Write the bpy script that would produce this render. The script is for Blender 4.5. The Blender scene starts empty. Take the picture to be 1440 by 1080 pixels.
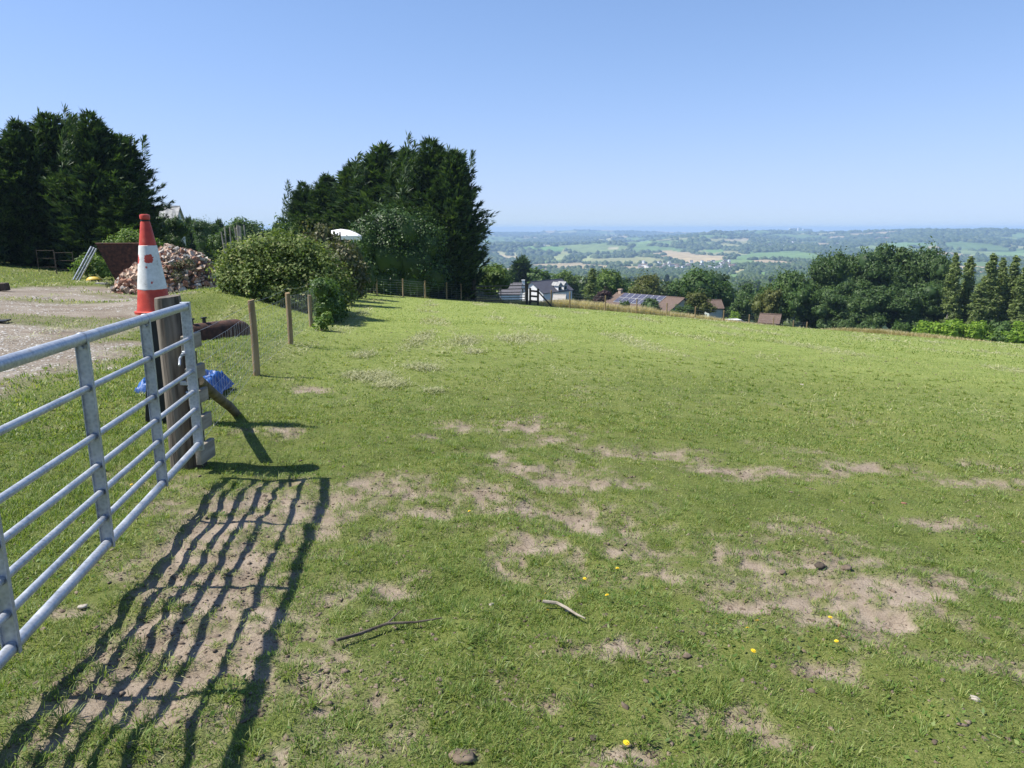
import bpy, math, random
import numpy as np
from mathutils import Vector

# ------------------------------------------------------------------ camera, sky, sun, exposure
scene = bpy.context.scene
COL = scene.collection
PITCH = math.atan(.218)
EYE = 1.7
cam = bpy.data.cameras.new("camera")
cam.sensor_width = 36.0
cam.lens = 25.0
cam.clip_start = .05
cam.clip_end = 60000
cam_o = bpy.data.objects.new("camera", cam)
COL.objects.link(cam_o)
cam_o.location = (0, 0, EYE)
cam_o.rotation_euler = (math.pi / 2 - PITCH, 0, 0)
scene.camera = cam_o

SUN_EL = math.radians(55)
SUN_AZ = math.radians(-92)          # from +Y, negative = to the left
world = bpy.data.worlds.new("World")
scene.world = world
world.use_nodes = True
wn = world.node_tree.nodes
sky = wn.new("ShaderNodeTexSky")
sky.sky_type = 'NISHITA'
sky.sun_disc = False
sky.sun_elevation = SUN_EL
sky.sun_rotation = SUN_AZ
sky.air_density = 1.0
sky.dust_density = 0
sky.ozone_density = 5
SKY = .098
wn["Background"].inputs[1].default_value = SKY
# soft shoulder on the sky so that the band above the horizon stays pale blue
_sp = wn.new("ShaderNodeSeparateColor"); _cb = wn.new("ShaderNodeCombineColor")
world.node_tree.links.new(sky.outputs[0], _sp.inputs[0])


def _wm(op, a, b):
    nd = wn.new("ShaderNodeMath"); nd.operation = op
    for i, v in enumerate((a, b)):
        if isinstance(v, (int, float)): nd.inputs[i].default_value = v
        else: world.node_tree.links.new(v, nd.inputs[i])
    return nd.outputs[0]


for _i, (_g, _k) in enumerate(((1.15, .64), (1.15, .84), (1.2, 1.6))):
    _c = _wm('MULTIPLY', _sp.outputs[_i], _g)
    _q = _wm('POWER', _wm('ADD', _wm('POWER', _wm('DIVIDE', _c, _k / .15), 2.0), 1.0), .5)
    world.node_tree.links.new(_wm('DIVIDE', _c, _q), _cb.inputs[_i])
world.node_tree.links.new(_cb.outputs[0], wn["Background"].inputs[0])

sun = bpy.data.lights.new("sun", 'SUN')
sun.energy = 4.9
sun.angle = math.radians(.5)
sun.color = (1, .95, .87)
sun_o = bpy.data.objects.new("sun", sun)
COL.objects.link(sun_o)
sd = Vector((math.sin(SUN_AZ) * math.cos(SUN_EL), math.cos(SUN_AZ) * math.cos(SUN_EL), math.sin(SUN_EL)))
sun_o.rotation_euler = sd.to_track_quat('Z', 'Y').to_euler()
sun_o.location = sd * 60

scene.view_settings.view_transform = 'Standard'
scene.view_settings.look = 'None'
scene.view_settings.exposure = .76
scene.view_settings.gamma = 1
scene.cycles.use_denoising = True
scene.cycles.max_bounces = 6
scene.cycles.transparent_max_bounces = 6
scene.cycles.volume_bounces = 0
scene.cycles.sample_clamp_indirect = 6

# ------------------------------------------------------------------ pixel rays (photo 1440 x 1080) -> real points
F = 1000.0
CT, ST = math.cos(PITCH), math.sin(PITCH)


def ray(px, py):
    X = (px - 720) / F
    Y = -(py - 540) / F
    return np.array([X, CT + Y * ST, -ST + Y * CT])


def P(px, py, y):
    v = ray(px, py)
    return np.array([0, 0, EYE]) + v * (y / v[1])


# ------------------------------------------------------------------ noise
def _h(ix, iy, seed):
    v = np.sin(ix * 127.1 + iy * 311.7 + seed * 74.7) * 43758.5453
    return v - np.floor(v)


def vnoise(x, y, seed=0):
    ix = np.floor(x); iy = np.floor(y)
    fx = x - ix; fy = y - iy
    fx = fx * fx * (3 - 2 * fx); fy = fy * fy * (3 - 2 * fy)
    a = _h(ix, iy, seed); b = _h(ix + 1, iy, seed)
    c = _h(ix, iy + 1, seed); d = _h(ix + 1, iy + 1, seed)
    return (a * (1 - fx) + b * fx) * (1 - fy) + (c * (1 - fx) + d * fx) * fy


def fbm(x, y, seed=0, octv=4):
    s = 0; a = .5; t = 0
    for i in range(octv):
        s = s + a * vnoise(x * 2 ** i, y * 2 ** i, seed + i * 13); t += a; a *= .55
    return s / t


def sstep(a, b, x):
    t = np.clip((x - a) / (b - a), 0, 1)
    return t * t * (3 - 2 * t)


# ------------------------------------------------------------------ the lie of the land
_az = np.radians([-180, -60, -14, -9, -4, 2.9, 7.4, 15.7, 22.6, 36, 60, 180])
_re = np.array([75, 75, 72, 60, 48, 53, 58.5, 68.6, 80, 91, 95, 95.])
_pr = np.log(np.array([40, 90, 150, 250, 350, 700, 1500, 2200, 3000, 4000, 5500, 7000, 9000, 15000.]))
_pp = np.array([170, 150, 150, 131, 114, 84, 61, 47, 33, 20, 10.5, 9.0, 7.5, 6.5])


def edge_r(az):
    return np.interp(az, _az, _re)


def H0(x, y):
    x = np.asarray(x, float); y = np.asarray(y, float)
    xc = np.clip(x, -45, 85); yc = np.clip(y, -12, 105)
    f = -.0515795 * yc - .029405 * xc - .00100971 * xc * yc - .00035414 * yc ** 2 + .00045945 * xc ** 2
    f = f - .021 * np.clip(x - 9, 0, 80)
    f = f + .75 * np.exp(-(((x + 8.6) / 2.6) ** 2 + ((y - 21.5) / 3.2) ** 2))
    f = f + .16 * np.exp(-(((x + 4.9) / .9) ** 2 + ((y - 12.5) / 4) ** 2))
    f = f + .12 * (fbm(x / 9, y / 9, 5, 2) - .5) * sstep(4, 14, np.hypot(x, y))
    r = np.hypot(x, y) + 1e-6
    az = np.arctan2(x, y)
    re = edge_r(az)
    w = sstep(re, re * 1.75, r)
    p = np.interp(np.log(r), _pr, _pp)
    p = p * (1 - .17 * sstep(math.radians(22), math.radians(8), az) * sstep(330, 200, r))
    p = p * (1 + .24 * sstep(math.radians(17), math.radians(30), az) * sstep(600, 180, r))
    far = EYE - p / 1000 * r * np.clip(np.cos(az), .55, 1)
    left = -1.5 - .02 * np.minimum(r, 400)
    s = sstep(math.radians(-15), math.radians(-5), az)
    back = sstep(math.radians(70), math.radians(110), np.abs(az))
    s = s * (1 - back)
    A = np.interp(r, [250, 700, 1500, 3000, 6000, 15000], [0, 6, 24, 66, 78, 70])
    n = fbm(x / 850, y / 850, 3, 4) - .5
    n2 = fbm(x / 2600, y / 1500, 9, 2) - .5
    far = far + A * (1.1 * n + 1.0 * n2)
    ad = np.degrees(az)
    far = far + 40 * np.exp(-((r - 5200 - 500 * np.sin(ad * .35)) / 1000) ** 2) * sstep(9, 17, ad) * (.75 + .5 * fbm(ad * .22, r * 0, 4, 3))
    far = far + 16 * np.exp(-((r - 4300) / 700) ** 2) * np.exp(-((ad - 15) / 4.0) ** 2)
    far = far + 14 * np.exp(-((r - 8600) / 1500) ** 2) * (.5 + fbm(ad * .3, r * 0, 14, 3))
    zf = far * s + left * (1 - s)
    return f * (1 - w) + zf * w


def G(px, py, tmax=400):
    """ground point seen at a photo pixel"""
    v = ray(px, py)
    t = np.geomspace(1.2, tmax, 6000)
    d = EYE + v[2] * t - H0(v[0] * t, v[1] * t)
    i = int(np.argmax(d < 0))
    return np.array([v[0] * t[i], v[1] * t[i], EYE + v[2] * t[i]])


def gz(x, y):
    return float(H0(x, y))


# bare earth: irregular patches (photo pixels of centre and half size, laid on the real ground)
PATCH = [(545, 690, 55, 15), (470, 700, 60, 18), (390, 715, 90, 32), (330, 745, 70, 40), (300, 800, 75, 40),
         (270, 850, 75, 36), (255, 905, 110, 42), (215, 960, 110, 46), (150, 1010, 80, 30), (340, 930, 60, 40),
         (745, 600, 36, 8), (770, 615, 30, 6), (745, 662, 42, 11), (790, 678, 60, 11), (690, 692, 42, 14), (730, 715, 60, 12),
         (820, 728, 60, 18), (880, 636, 50, 6), (850, 680, 40, 8), (770, 768, 44, 14), (715, 795, 20, 9), (800, 790, 24, 10),
         (905, 638, 30, 5), (950, 640, 25, 4), (880, 775, 45, 11), (945, 806, 25, 11), (905, 800, 20, 8),
         (1060, 790, 70, 18), (1130, 800, 100, 30), (1200, 820, 90, 34), (1180, 855, 90, 22), (1250, 868, 40, 12), (1300, 830, 36, 16),
         (1060, 850, 46, 10), (1110, 742, 40, 9), (870, 918, 62, 14), (925, 940, 20, 8), (790, 922, 30, 6), (520, 832, 50, 15), (470, 850, 40, 12),
         (600, 725, 60, 9), (530, 985, 30, 13), (450, 1000, 24, 12), (770, 995, 18, 11), (735, 985, 14, 8), (650, 1060, 20, 10),
         (1050, 1015, 42, 14), (1090, 1040, 30, 12), (1160, 940, 30, 10), (440, 945, 26, 18), (1000, 660, 30, 5), (1090, 665, 60, 6),
         (1200, 655, 40, 5), (1170, 660, 20, 6), (1350, 740, 30, 6), (1300, 735, 26, 6), (1400, 680, 40, 5), (1380, 655, 30, 4), (1420, 840, 22, 8), (1340, 820, 26, 9),
         (395, 608, 26, 4), (430, 548, 20, 4), (240, 715, 40, 8), (100, 860, 26, 8), (480, 930, 18, 8), (1410, 940, 50, 6), (985, 1000, 20, 8),
         (690, 985, 14, 6), (880, 1060, 30, 8), (1280, 735, 18, 4), (650, 600, 24, 4), (600, 615, 16, 3), (700, 640, 16, 4)]
_pat = []
for (px, py, hx, hy) in PATCH:
    c = G(px, py); a = G(px + hx, py); b = G(px, py - hy); e = G(px, py + hy)
    _pat.append((c[0], c[1], max(.04, 1.3 * abs(a[0] - c[0])), max(.05, 1.3 * (b[1] - e[1]) / 2)))


def poly_mask(x, y, poly, soft):
    """1 inside a world-space polygon, soft edge"""
    inside = np.zeros(x.shape, bool)
    dmin = np.full(x.shape, 1e9)
    n = len(poly)
    for i in range(n):
        x1, y1 = poly[i]; x2, y2 = poly[(i + 1) % n]
        with np.errstate(divide='ignore', invalid='ignore'):
            c = ((y1 > y) != (y2 > y)) & (x < (x2 - x1) * (y - y1) / (y2 - y1 + 1e-12) + x1)
        inside ^= c
        dx, dy = x2 - x1, y2 - y1
        t = np.clip(((x - x1) * dx + (y - y1) * dy) / (dx * dx + dy * dy + 1e-9), 0, 1)
        dmin = np.minimum(dmin, np.hypot(x - x1 - t * dx, y - y1 - t * dy))
    return sstep(-soft, soft, np.where(inside, dmin, -dmin))


YARD_PX = [(-500, 418), (-60, 407), (30, 404), (110, 402), (200, 404), (262, 402), (258, 415), (232, 436), (205, 470), (188, 498),
           (120, 515), (60, 533), (0, 545), (-120, 570), (-500, 640)]
YARD = [tuple(G(*q)[:2]) for q in YARD_PX]


STRIP = [tuple(G(*q)[:2]) for q in [(283, 700), (330, 684), (452, 676), (448, 712), (420, 770), (385, 860), (340, 940), (322, 1004), (200, 1022), (80, 1012), (130, 940), (205, 850), (235, 770)]]


def dirt_mask(x, y):
    nz = fbm(x * 2.6, y * 2.6, 21, 4) - .5
    nz2 = fbm(x * 9, y * 9, 22, 3) - .5
    m = np.zeros(x.shape)
    crumb = sstep(.47, .60, fbm(x * 7.5 + 2, y * 7.5, 29, 3))
    for (cx, cy, rx, ry) in _pat:
        d = np.sqrt(((x - cx) / rx) ** 2 + ((y - cy) / ry) ** 2)
        near = d < 2.9
        if near.any():
            v = sstep(1.38, .40, d + 1.6 * nz + 1.1 * nz2)
            th = .85 * sstep(2.3, .8, d + 1.8 * nz) * crumb
            m = np.maximum(m, np.where(near, np.maximum(v, th), 0))
    near = np.hypot(x + 1.6, y - 3.6) < 3.2
    if near.any():
        v = np.zeros(x.shape)
        v[near] = poly_mask(x[near] + .5 * nz[near], y[near] + .5 * nz2[near], STRIP, .13)
        m = np.maximum(m, v * (1 - .5 * sstep(.60, .70, fbm(x * 3.1, y * 3.1, 47, 3))))
    sm = sstep(.635, .74, fbm(x * 1.9 + 40, y * 1.9, 33, 3)) * sstep(15, 3, np.hypot(x, y)) * .8
    sm = sm * sstep(.35, .6, fbm(x * .5, y * .5, 8, 2) + .08) * (.35 + .65 * crumb)
    fine = .55 + .45 * sstep(.30, .5, fbm(x * 13, y * 13, 44, 2))
    fine = fine * (1 - .7 * sstep(.60, .69, fbm(x * 6 + 3, y * 6, 45, 3)))
    return np.maximum(m * fine, sm)


def gravel_mask(x, y):
    n = fbm(x * .9, y * .9, 61, 4) - .5
    m = poly_mask(x + n * 1.4, y + n * 1.8, YARD, .5)
    # grassy strip between the wheel tracks
    st = sstep(.56, .66, fbm(x * .16 + 3, y * .55, 62, 3) + .12 * n)
    return m * (1 - .5 * st)


def straw_mask(x, y):
    """rows of cut grass left lying by the mower"""
    r = np.hypot(x, y)
    u = x + .105 * y
    row = .5 + .5 * np.cos(2 * math.pi * (u + .25 * np.sin(y * .25)) / 2.6 + .6)
    cl = fbm(x * .8, y * .45, 71, 3)
    m = sstep(.55, .95, row) * sstep(.48, .66, cl)
    return m * sstep(9, 16, r) * sstep(62, 30, r)


def H(x, y):
    z = H0(x, y)
    r = np.hypot(x, y)
    fade = sstep(16, 6, r)
    b = .055 * (fbm(x * 2.2, y * 2.2, 81, 2) - .5) + .05 * (fbm(x * 5.2, y * 5.2, 82, 2) - .5)
    return z + b * fade + .02 * (fbm(x * .9, y * .9, 84, 2) - .5) * sstep(60, 30, r)


# ------------------------------------------------------------------ mesh helpers
def np_mesh(name, verts, faces, mats, attrs=None, smooth=False, mat_idx=None, tri=None):
    """faces (M,k) array; optional extra tri (T,3)"""
    me = bpy.data.meshes.new(name)
    verts = np.ascontiguousarray(verts, np.float32)
    me.vertices.add(len(verts))
    me.vertices.foreach_set("co", verts.ravel())
    loops = []; starts = []; n = 0
    for fa in (faces, tri):
        if fa is None or len(fa) == 0:
            continue
        fa = np.ascontiguousarray(fa, np.int32)
        k = fa.shape[1]
        loops.append(fa.ravel())
        starts.append(n + np.arange(len(fa), dtype=np.int32) * k)
        n += fa.size
    loops = np.concatenate(loops); starts = np.concatenate(starts)
    me.loops.add(len(loops))
    me.loops.foreach_set("vertex_index", loops)
    me.polygons.add(len(starts))
    me.polygons.foreach_set("loop_start", starts)
    if mat_idx is not None:
        me.polygons.foreach_set("material_index", np.ascontiguousarray(mat_idx, np.int32))
    if smooth:
        me.polygons.foreach_set("use_smooth", np.ones(len(starts), bool))
    for (an, av) in (attrs or {}).items():
        av = np.ascontiguousarray(av, np.float32)
        if av.ndim == 1:
            me.attributes.new(an, 'FLOAT', 'POINT').data.foreach_set("value", av)
        else:
            me.attributes.new(an, 'FLOAT_COLOR', 'POINT').data.foreach_set("color", av.ravel())
    me.update(calc_edges=True)
    me.validate()
    for m in (mats if isinstance(mats, (list, tuple)) else [mats]):
        me.materials.append(m)
    return me


def link(name, me, parent=None, loc=None, rotz=0):
    o = bpy.data.objects.new(name, me)
    COL.objects.link(o)
    if parent is not None:
        o.parent = parent
    if loc is not None:
        o.location = loc
    if rotz:
        o.rotation_euler = (0, 0, rotz)
    return o


def tag(o, label=None, cat=None, group=None, kind=None):
    if label: o["label"] = label
    if cat: o["category"] = cat
    if group: o["group"] = group
    if kind: o["kind"] = kind
    return o


def empty(name, loc, rotz=0, label=None, cat=None, group=None):
    o = bpy.data.objects.new(name, None)
    COL.objects.link(o)
    o.empty_display_size = .2
    o.location = [float(c) for c in loc]
    o.rotation_euler = (0, 0, rotz)
    return tag(o, label, cat, group)


def copy_tree(o, parent=None):
    kids = [c for c in o.children]
    c = o.copy()
    COL.objects.link(c)
    c.parent = parent
    for k in kids:
        copy_tree(k, c)
    return c


class MB:
    """collects shapes, links them as one mesh object"""

    def __init__(self):
        self.v = []; self.f = []; self.m = []

    def add(self, vs, fs, mi=0):
        b = len(self.v)
        self.v += [tuple(map(float, q)) for q in vs]
        self.f += [tuple(i + b for i in f) for f in fs]
        self.m += [mi] * len(fs)
        return self

    def box(self, c, s, mi=0, rot=None, taper=0.0, bev=0.0, jit=0.0, rng=None):
        hx, hy, hz = s[0] / 2, s[1] / 2, s[2] / 2
        if bev > 0:
            pts = []
            b = bev
            ring = [(hx - b, hy), (-hx + b, hy), (-hx, hy - b), (-hx, -hy + b), (-hx + b, -hy), (hx - b, -hy), (hx, -hy + b), (hx, hy - b)]
            inn = [(x * (1 - b / hx), y * (1 - b / hy)) for x, y in ring]
            for z, rr in ((-hz, inn), (-hz + b, ring), (hz - b, ring), (hz, inn)):
                k = 1 - taper if z > 0 else 1
                pts += [(x * k, y * k, z) for x, y in rr]
            fs = [tuple(range(7, -1, -1)), tuple(range(24, 32))]
            for l in range(3):
                for i in range(8):
                    j = (i + 1) % 8
                    fs.append((l * 8 + i, l * 8 + j, l * 8 + 8 + j, l * 8 + 8 + i))
        else:
            k = 1 - taper
            pts = [(-hx, -hy, -hz), (hx, -hy, -hz), (hx, hy, -hz), (-hx, hy, -hz),
                   (-hx * k, -hy * k, hz), (hx * k, -hy * k, hz), (hx * k, hy * k, hz), (-hx * k, hy * k, hz)]
            fs = [(3, 2, 1, 0), (4, 5, 6, 7), (0, 1, 5, 4), (1, 2, 6, 5), (2, 3, 7, 6), (3, 0, 4, 7)]
        pts = [Vector(q) for q in pts]
        if jit and rng is not None:
            pts = [q + Vector(rng.uniform(-jit, jit, 3)) for q in pts]
        if rot is not None:
            pts = [rot @ q for q in pts]
        c = Vector([float(t) for t in c])
        return self.add([q + c for q in pts], fs, mi)

    def tube(self, path, radii, n=8, mi=0, cap=True):
        path = [Vector([float(t) for t in q]) for q in path]
        if not isinstance(radii, (list, tuple)):
            radii = [radii] * len(path)
        vs = []; fs = []
        up = None
        for i, q in enumerate(path):
            d = (path[min(i + 1, len(path) - 1)] - path[max(i - 1, 0)]).normalized()
            if up is None:
                up = Vector((0, 0, 1)) if abs(d.z) < .9 else Vector((1, 0, 0))
            a = d.cross(up).normalized(); b = a.cross(d).normalized()
            up = b
            for k in range(n):
                t = 2 * math.pi * k / n
                vs.append(q + (a * math.cos(t) + b * math.sin(t)) * radii[i])
        for i in range(len(path) - 1):
            for k in range(n):
                j = (k + 1) % n
                fs.append((i * n + k, i * n + j, (i + 1) * n + j, (i + 1) * n + k))
        if cap:
            fs.append(tuple(range(n - 1, -1, -1)))
            fs.append(tuple(range((len(path) - 1) * n, len(path) * n)))
        return self.add(vs, fs, mi)

    def lathe(self, prof, n=32, mi=0, c=(0, 0, 0)):
        vs = []; fs = []
        for (r, z) in prof:
            for k in range(n):
                t = 2 * math.pi * k / n
                vs.append((c[0] + r * math.cos(t), c[1] + r * math.sin(t), c[2] + z))
        for i in range(len(prof) - 1):
            for k in range(n):
                j = (k + 1) % n
                fs.append((i * n + k, i * n + j, (i + 1) * n + j, (i + 1) * n + k))
        fs.append(tuple(range(n - 1, -1, -1)))
        fs.append(tuple(range((len(prof) - 1) * n, len(prof) * n)))
        return self.add(vs, fs, mi)

    def mesh(self, name, mats, smooth=False):
        me = bpy.data.meshes.new(name)
        me.from_pydata(self.v, [], self.f)
        for m in (mats if isinstance(mats, (list, tuple)) else [mats]):
            me.materials.append(m)
        me.polygons.foreach_set("material_index", self.m)
        if smooth:
            me.polygons.foreach_set("use_smooth", [True] * len(self.f))
            me.set_sharp_from_angle(angle=math.radians(40))
        me.update()
        return me

    def build(self, name, mats, parent=None, loc=None, rotz=0, smooth=False):
        return link(name, self.mesh(name, mats, smooth), parent, loc, rotz)


# ------------------------------------------------------------------ materials
class NT:
    def __init__(self, name):
        self.mat = bpy.data.materials.new(name)
        self.mat.use_nodes = True
        self.t = self.mat.node_tree
        self.n = self.t.nodes
        self.bsdf = self.n["Principled BSDF"]
        self.out = self.n["Material Output"]

    def new(self, typ, **kw):
        nd = self.n.new(typ)
        for k, v in kw.items():
            setattr(nd, k, v)
        return nd

    def put(self, sock, v):
        if isinstance(v, bpy.types.NodeSocket):
            self.t.links.new(v, sock)
        elif isinstance(v, tuple) and len(v) == 3 and sock.type == 'RGBA':
            sock.default_value = (*v, 1)
        else:
            sock.default_value = v

    def coord(self, which='Object'):
        return self.new("ShaderNodeTexCoord").outputs[which]

    def mapping(self, vec, scale=(1, 1, 1)):
        m = self.new("ShaderNodeMapping")
        self.put(m.inputs[0], vec); m.inputs['Scale'].default_value = scale
        return m.outputs[0]

    def noise(self, vec, scale, detail=4, rough=.55, dist=0):
        nd = self.new("ShaderNodeTexNoise")
        self.put(nd.inputs['Vector'], vec)
        nd.inputs['Scale'].default_value = scale
        nd.inputs['Detail'].default_value = detail
        nd.inputs['Roughness'].default_value = rough
        nd.inputs['Distortion'].default_value = dist
        return nd.outputs[0]

    def math(self, op, a, b=None, clamp=False):
        nd = self.new("ShaderNodeMath", operation=op, use_clamp=clamp)
        self.put(nd.inputs[0], a)
        if b is not None: self.put(nd.inputs[1], b)
        return nd.outputs[0]

    def ramp(self, fac, stops, interp='LINEAR'):
        nd = self.new("ShaderNodeValToRGB")
        nd.color_ramp.interpolation = interp
        e = nd.color_ramp.elements
        while len(e) < len(stops): e.new(.5)
        for i, (p, c) in enumerate(stops):
            e[i].position = p
            e[i].color = (*c, 1) if len(c) == 3 else c
        self.put(nd.inputs[0], fac)
        return nd.outputs[0]

    def mix(self, fac, a, b, typ='MIX'):
        nd = self.new("ShaderNodeMix", data_type='RGBA', blend_type=typ)
        self.put(nd.inputs[0], fac); self.put(nd.inputs[6], a); self.put(nd.inputs[7], b)
        return nd.outputs[2]

    def step(self, v, a, b):
        nd = self.new("ShaderNodeMapRange", clamp=True)
        self.put(nd.inputs[0], v)
        nd.inputs[1].default_value = a; nd.inputs[2].default_value = b
        return nd.outputs[0]

    def attr(self, name):
        return self.new("ShaderNodeAttribute", attribute_name=name)

    def bump(self, h, strength=.3, dist=.02):
        nd = self.new("ShaderNodeBump")
        nd.inputs['Strength'].default_value = strength
        nd.inputs['Distance'].default_value = dist
        self.put(nd.inputs['Height'], h)
        self.put(self.bsdf.inputs['Normal'], nd.outputs[0])

    def set(self, color=None, rough=None, metal=None, spec=None):
        if color is not None: self.put(self.bsdf.inputs['Base Color'], color)
        if rough is not None: self.put(self.bsdf.inputs['Roughness'], rough)
        if metal is not None: self.put(self.bsdf.inputs['Metallic'], metal)
        if spec is not None: self.put(self.bsdf.inputs['Specular IOR Level'], spec)
        return self


def mat_leaf(name, stops, transl=.3, rough=.55, spec=.3):
    m = NT(name)
    geo = m.new("ShaderNodeNewGeometry")
    n = m.noise(m.coord('Object'), .9, 3)
    f = m.math('ADD', m.math('MULTIPLY', geo.outputs['Random Per Island'], .7), m.math('MULTIPLY', n, .45))
    c = m.ramp(m.math('SUBTRACT', f, .08, True), stops)
    m.set(c, rough, 0, spec)
    tr = m.new("ShaderNodeBsdfTranslucent")
    m.put(tr.inputs[0], m.mix(1.0, c, (1.5, 1.6, .7), 'MULTIPLY'))
    mx = m.new("ShaderNodeMixShader")
    mx.inputs[0].default_value = transl
    m.t.links.new(m.bsdf.outputs[0], mx.inputs[1]); m.t.links.new(tr.outputs[0], mx.inputs[2])
    m.t.links.new(mx.outputs[0], m.out.inputs[0])
    return m.mat


def mat_noise(name, a, b, scale=8, rough=.7, metal=0, bump=0, bdist=.01, stretch=(1, 1, 1), detail=5, lo=.35, hi=.65, spec=None, third=None):
    m = NT(name)
    v = m.mapping(m.coord('Object'), stretch)
    n = m.noise(v, scale, detail)
    stops = [(lo, a), (hi, b)]
    if third: stops.append((min(.98, hi + .12), third))
    m.set(m.ramp(n, stops), rough, metal, spec)
    if bump: m.bump(n, bump, bdist)
    return m.mat


M = {}


def make_ground_material():
    m = NT("turf_and_earth")
    v = m.coord('Object')
    big = m.noise(v, .35, 3); mid = m.noise(v, 2.2, 4); fine = m.noise(v, 22, 4, .65); vf = m.noise(v, 90, 3, .7)
    tiny = m.noise(v, 170, 2, .7)
    g = m.ramp(m.math('ADD', m.math('MULTIPLY', mid, .22), m.math('ADD', m.math('MULTIPLY', vf, .40), m.math('MULTIPLY', tiny, .38))),
               [(.34, (.018, .026, .007)), (.45, (.075, .105, .024)), (.54, (.135, .170, .046)), (.63, (.20, .215, .075)), (.72, (.33, .28, .15))])  # darkest stops paint the shade between grass tufts into the colour
    g = m.mix(m.step(big, .4, .65), g, m.mix(.5, g, (.165, .180, .052)))
    # farther out the closely mown sward reads yellower
    far = m.attr("mown").outputs['Fac']
    g2 = m.ramp(m.math('ADD', m.math('MULTIPLY', fine, .55), m.math('ADD', m.math('MULTIPLY', mid, .2), m.math('MULTIPLY', vf, .25))),
                [(.34, (.060, .095, .020)), (.46, (.165, .215, .050)), (.56, (.245, .280, .082)), (.66, (.34, .345, .13)), (.76, (.46, .42, .22))])
    g = m.mix(1.0, g, (.88, .84, .82), 'MULTIPLY')  # near turf dimmed so the gaps between blades look shaded
    g = m.mix(far, g, g2)
    g = m.mix(m.math('MULTIPLY', m.attr("straw").outputs['Fac'], m.step(fine, .42, .7)), g, (.34, .33, .17))
    d = m.ramp(m.math('ADD', m.math('MULTIPLY', m.noise(v, 5, 5, .6), .6), m.math('MULTIPLY', vf, .4)),
               [(.3, (.125, .096, .066)), (.48, (.232, .186, .138)), (.7, (.345, .285, .222))])
    vo = m.new("ShaderNodeTexVoronoi", feature='DISTANCE_TO_EDGE'); m.put(vo.inputs['Vector'], v); vo.inputs['Scale'].default_value = 17
    crack = m.math('MULTIPLY', m.math('LESS_THAN', vo.outputs['Distance'], .03), m.step(m.noise(v, 3.3, 3), .5, .62))
    d = m.mix(m.math('MULTIPLY', crack, .55), d, (.07, .05, .036))
    d = m.mix(m.step(m.noise(v, 60, 3, .7), .60, .72), d, (.10, .075, .052))
    col = m.mix(m.attr("dirt").outputs['Fac'], g, d)
    gr = m.ramp(m.math('ADD', m.math('MULTIPLY', m.noise(v, 30, 5, .8), .75), m.math('MULTIPLY', m.noise(v, 1.1, 4), .25)),
                [(.3, (.072, .057, .042)), (.45, (.172, .144, .112)), (.56, (.285, .25, .205)), (.75, (.46, .42, .37))])
    brown = m.mix(m.step(m.noise(m.mapping(v, (.4, 1.0, 1)), .8, 5, .65), .46, .66), gr, m.mix(.55, gr, (.125, .090, .060)))
    col = m.mix(m.attr("gravel").outputs['Fac'], col, brown)
    m.set(col, .95, 0, .15)
    m.bump(m.math('ADD', fine, m.math('MULTIPLY', vf, .5)), .55, .03)
    return m.mat


def make_hills_material():
    m = NT("far_fields")
    v = m.coord('Object')
    c = m.attr("landcover").outputs['Color']
    n = m.noise(v, .02, 4, .6)
    m.set(m.mix(1.0, c, m.ramp(n, [(.3, (.75, .75, .75)), (.7, (1.25, 1.25, 1.2))]), 'MULTIPLY'), .95, 0, .1)
    return m.mat


M['ground'] = make_ground_material()
M['hills'] = make_hills_material()
M['conifer'] = mat_leaf("conifer_spray", [(.15, (.016, .036, .013)), (.5, (.038, .074, .024)), (.85, (.084, .130, .042))], .2, .6, .25)
M['oak'] = mat_leaf("oak_leaf", [(.15, (.028, .062, .012)), (.5, (.056, .110, .020)), (.85, (.10, .162, .036))], .28)
M['darkleaf'] = mat_leaf("dark_broad_leaf", [(.15, (.028, .060, .016)), (.5, (.056, .104, .025)), (.85, (.098, .152, .042))], .25)
M['lightleaf'] = mat_leaf("light_broad_leaf", [(.15, (.050, .095, .016)), (.5, (.095, .160, .030)), (.85, (.16, .22, .05))], .35)
M['laurel'] = mat_leaf("laurel_leaf", [(.15, (.075, .150, .014)), (.5, (.165, .275, .026)), (.85, (.26, .36, .05))], .4, .5, .25)
M['golden'] = mat_leaf("golden_green_leaf", [(.15, (.050, .068, .012)), (.5, (.100, .120, .024)), (.85, (.17, .17, .045))], .3)
M['purple'] = mat_leaf("copper_leaf", [(.15, (.020, .010, .012)), (.5, (.042, .020, .022)), (.85, (.075, .038, .034))], .2)
M['poplar'] = mat_leaf("poplar_leaf", [(.15, (.075, .112, .032)), (.5, (.145, .195, .060)), (.85, (.23, .28, .10))], .38)
M['ivy'] = mat_leaf("ivy_leaf", [(.15, (.016, .040, .008)), (.5, (.032, .072, .012)), (.85, (.065, .120, .022))], .15, .5, .3)
M['bramble'] = mat_leaf("bramble_leaf", [(.12, (.055, .086, .018)), (.45, (.115, .168, .040)), (.75, (.195, .24, .075)), (.95, (.32, .28, .14))], .3, .6, .2)
M['scrub'] = mat_leaf("scrub_leaf", [(.12, (.040, .055, .018)), (.5, (.080, .095, .034)), (.9, (.18, .15, .085))], .25)
M['weed'] = mat_leaf("weed_leaf", [(.15, (.060, .120, .018)), (.5, (.110, .190, .036)), (.9, (.22, .27, .07))], .35)
M['valleyleaf'] = mat_leaf("valley_leaf", [(.15, (.026, .050, .014)), (.5, (.050, .085, .022)), (.85, (.090, .125, .036))], .2)
M['grass'] = mat_leaf("grass_blade", [(.08, (.060, .120, .018)), (.36, (.118, .185, .034)), (.62, (.190, .248, .060)), (.82, (.27, .29, .085)), (.95, (.45, .39, .21))], .35, .5, .3)
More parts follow.
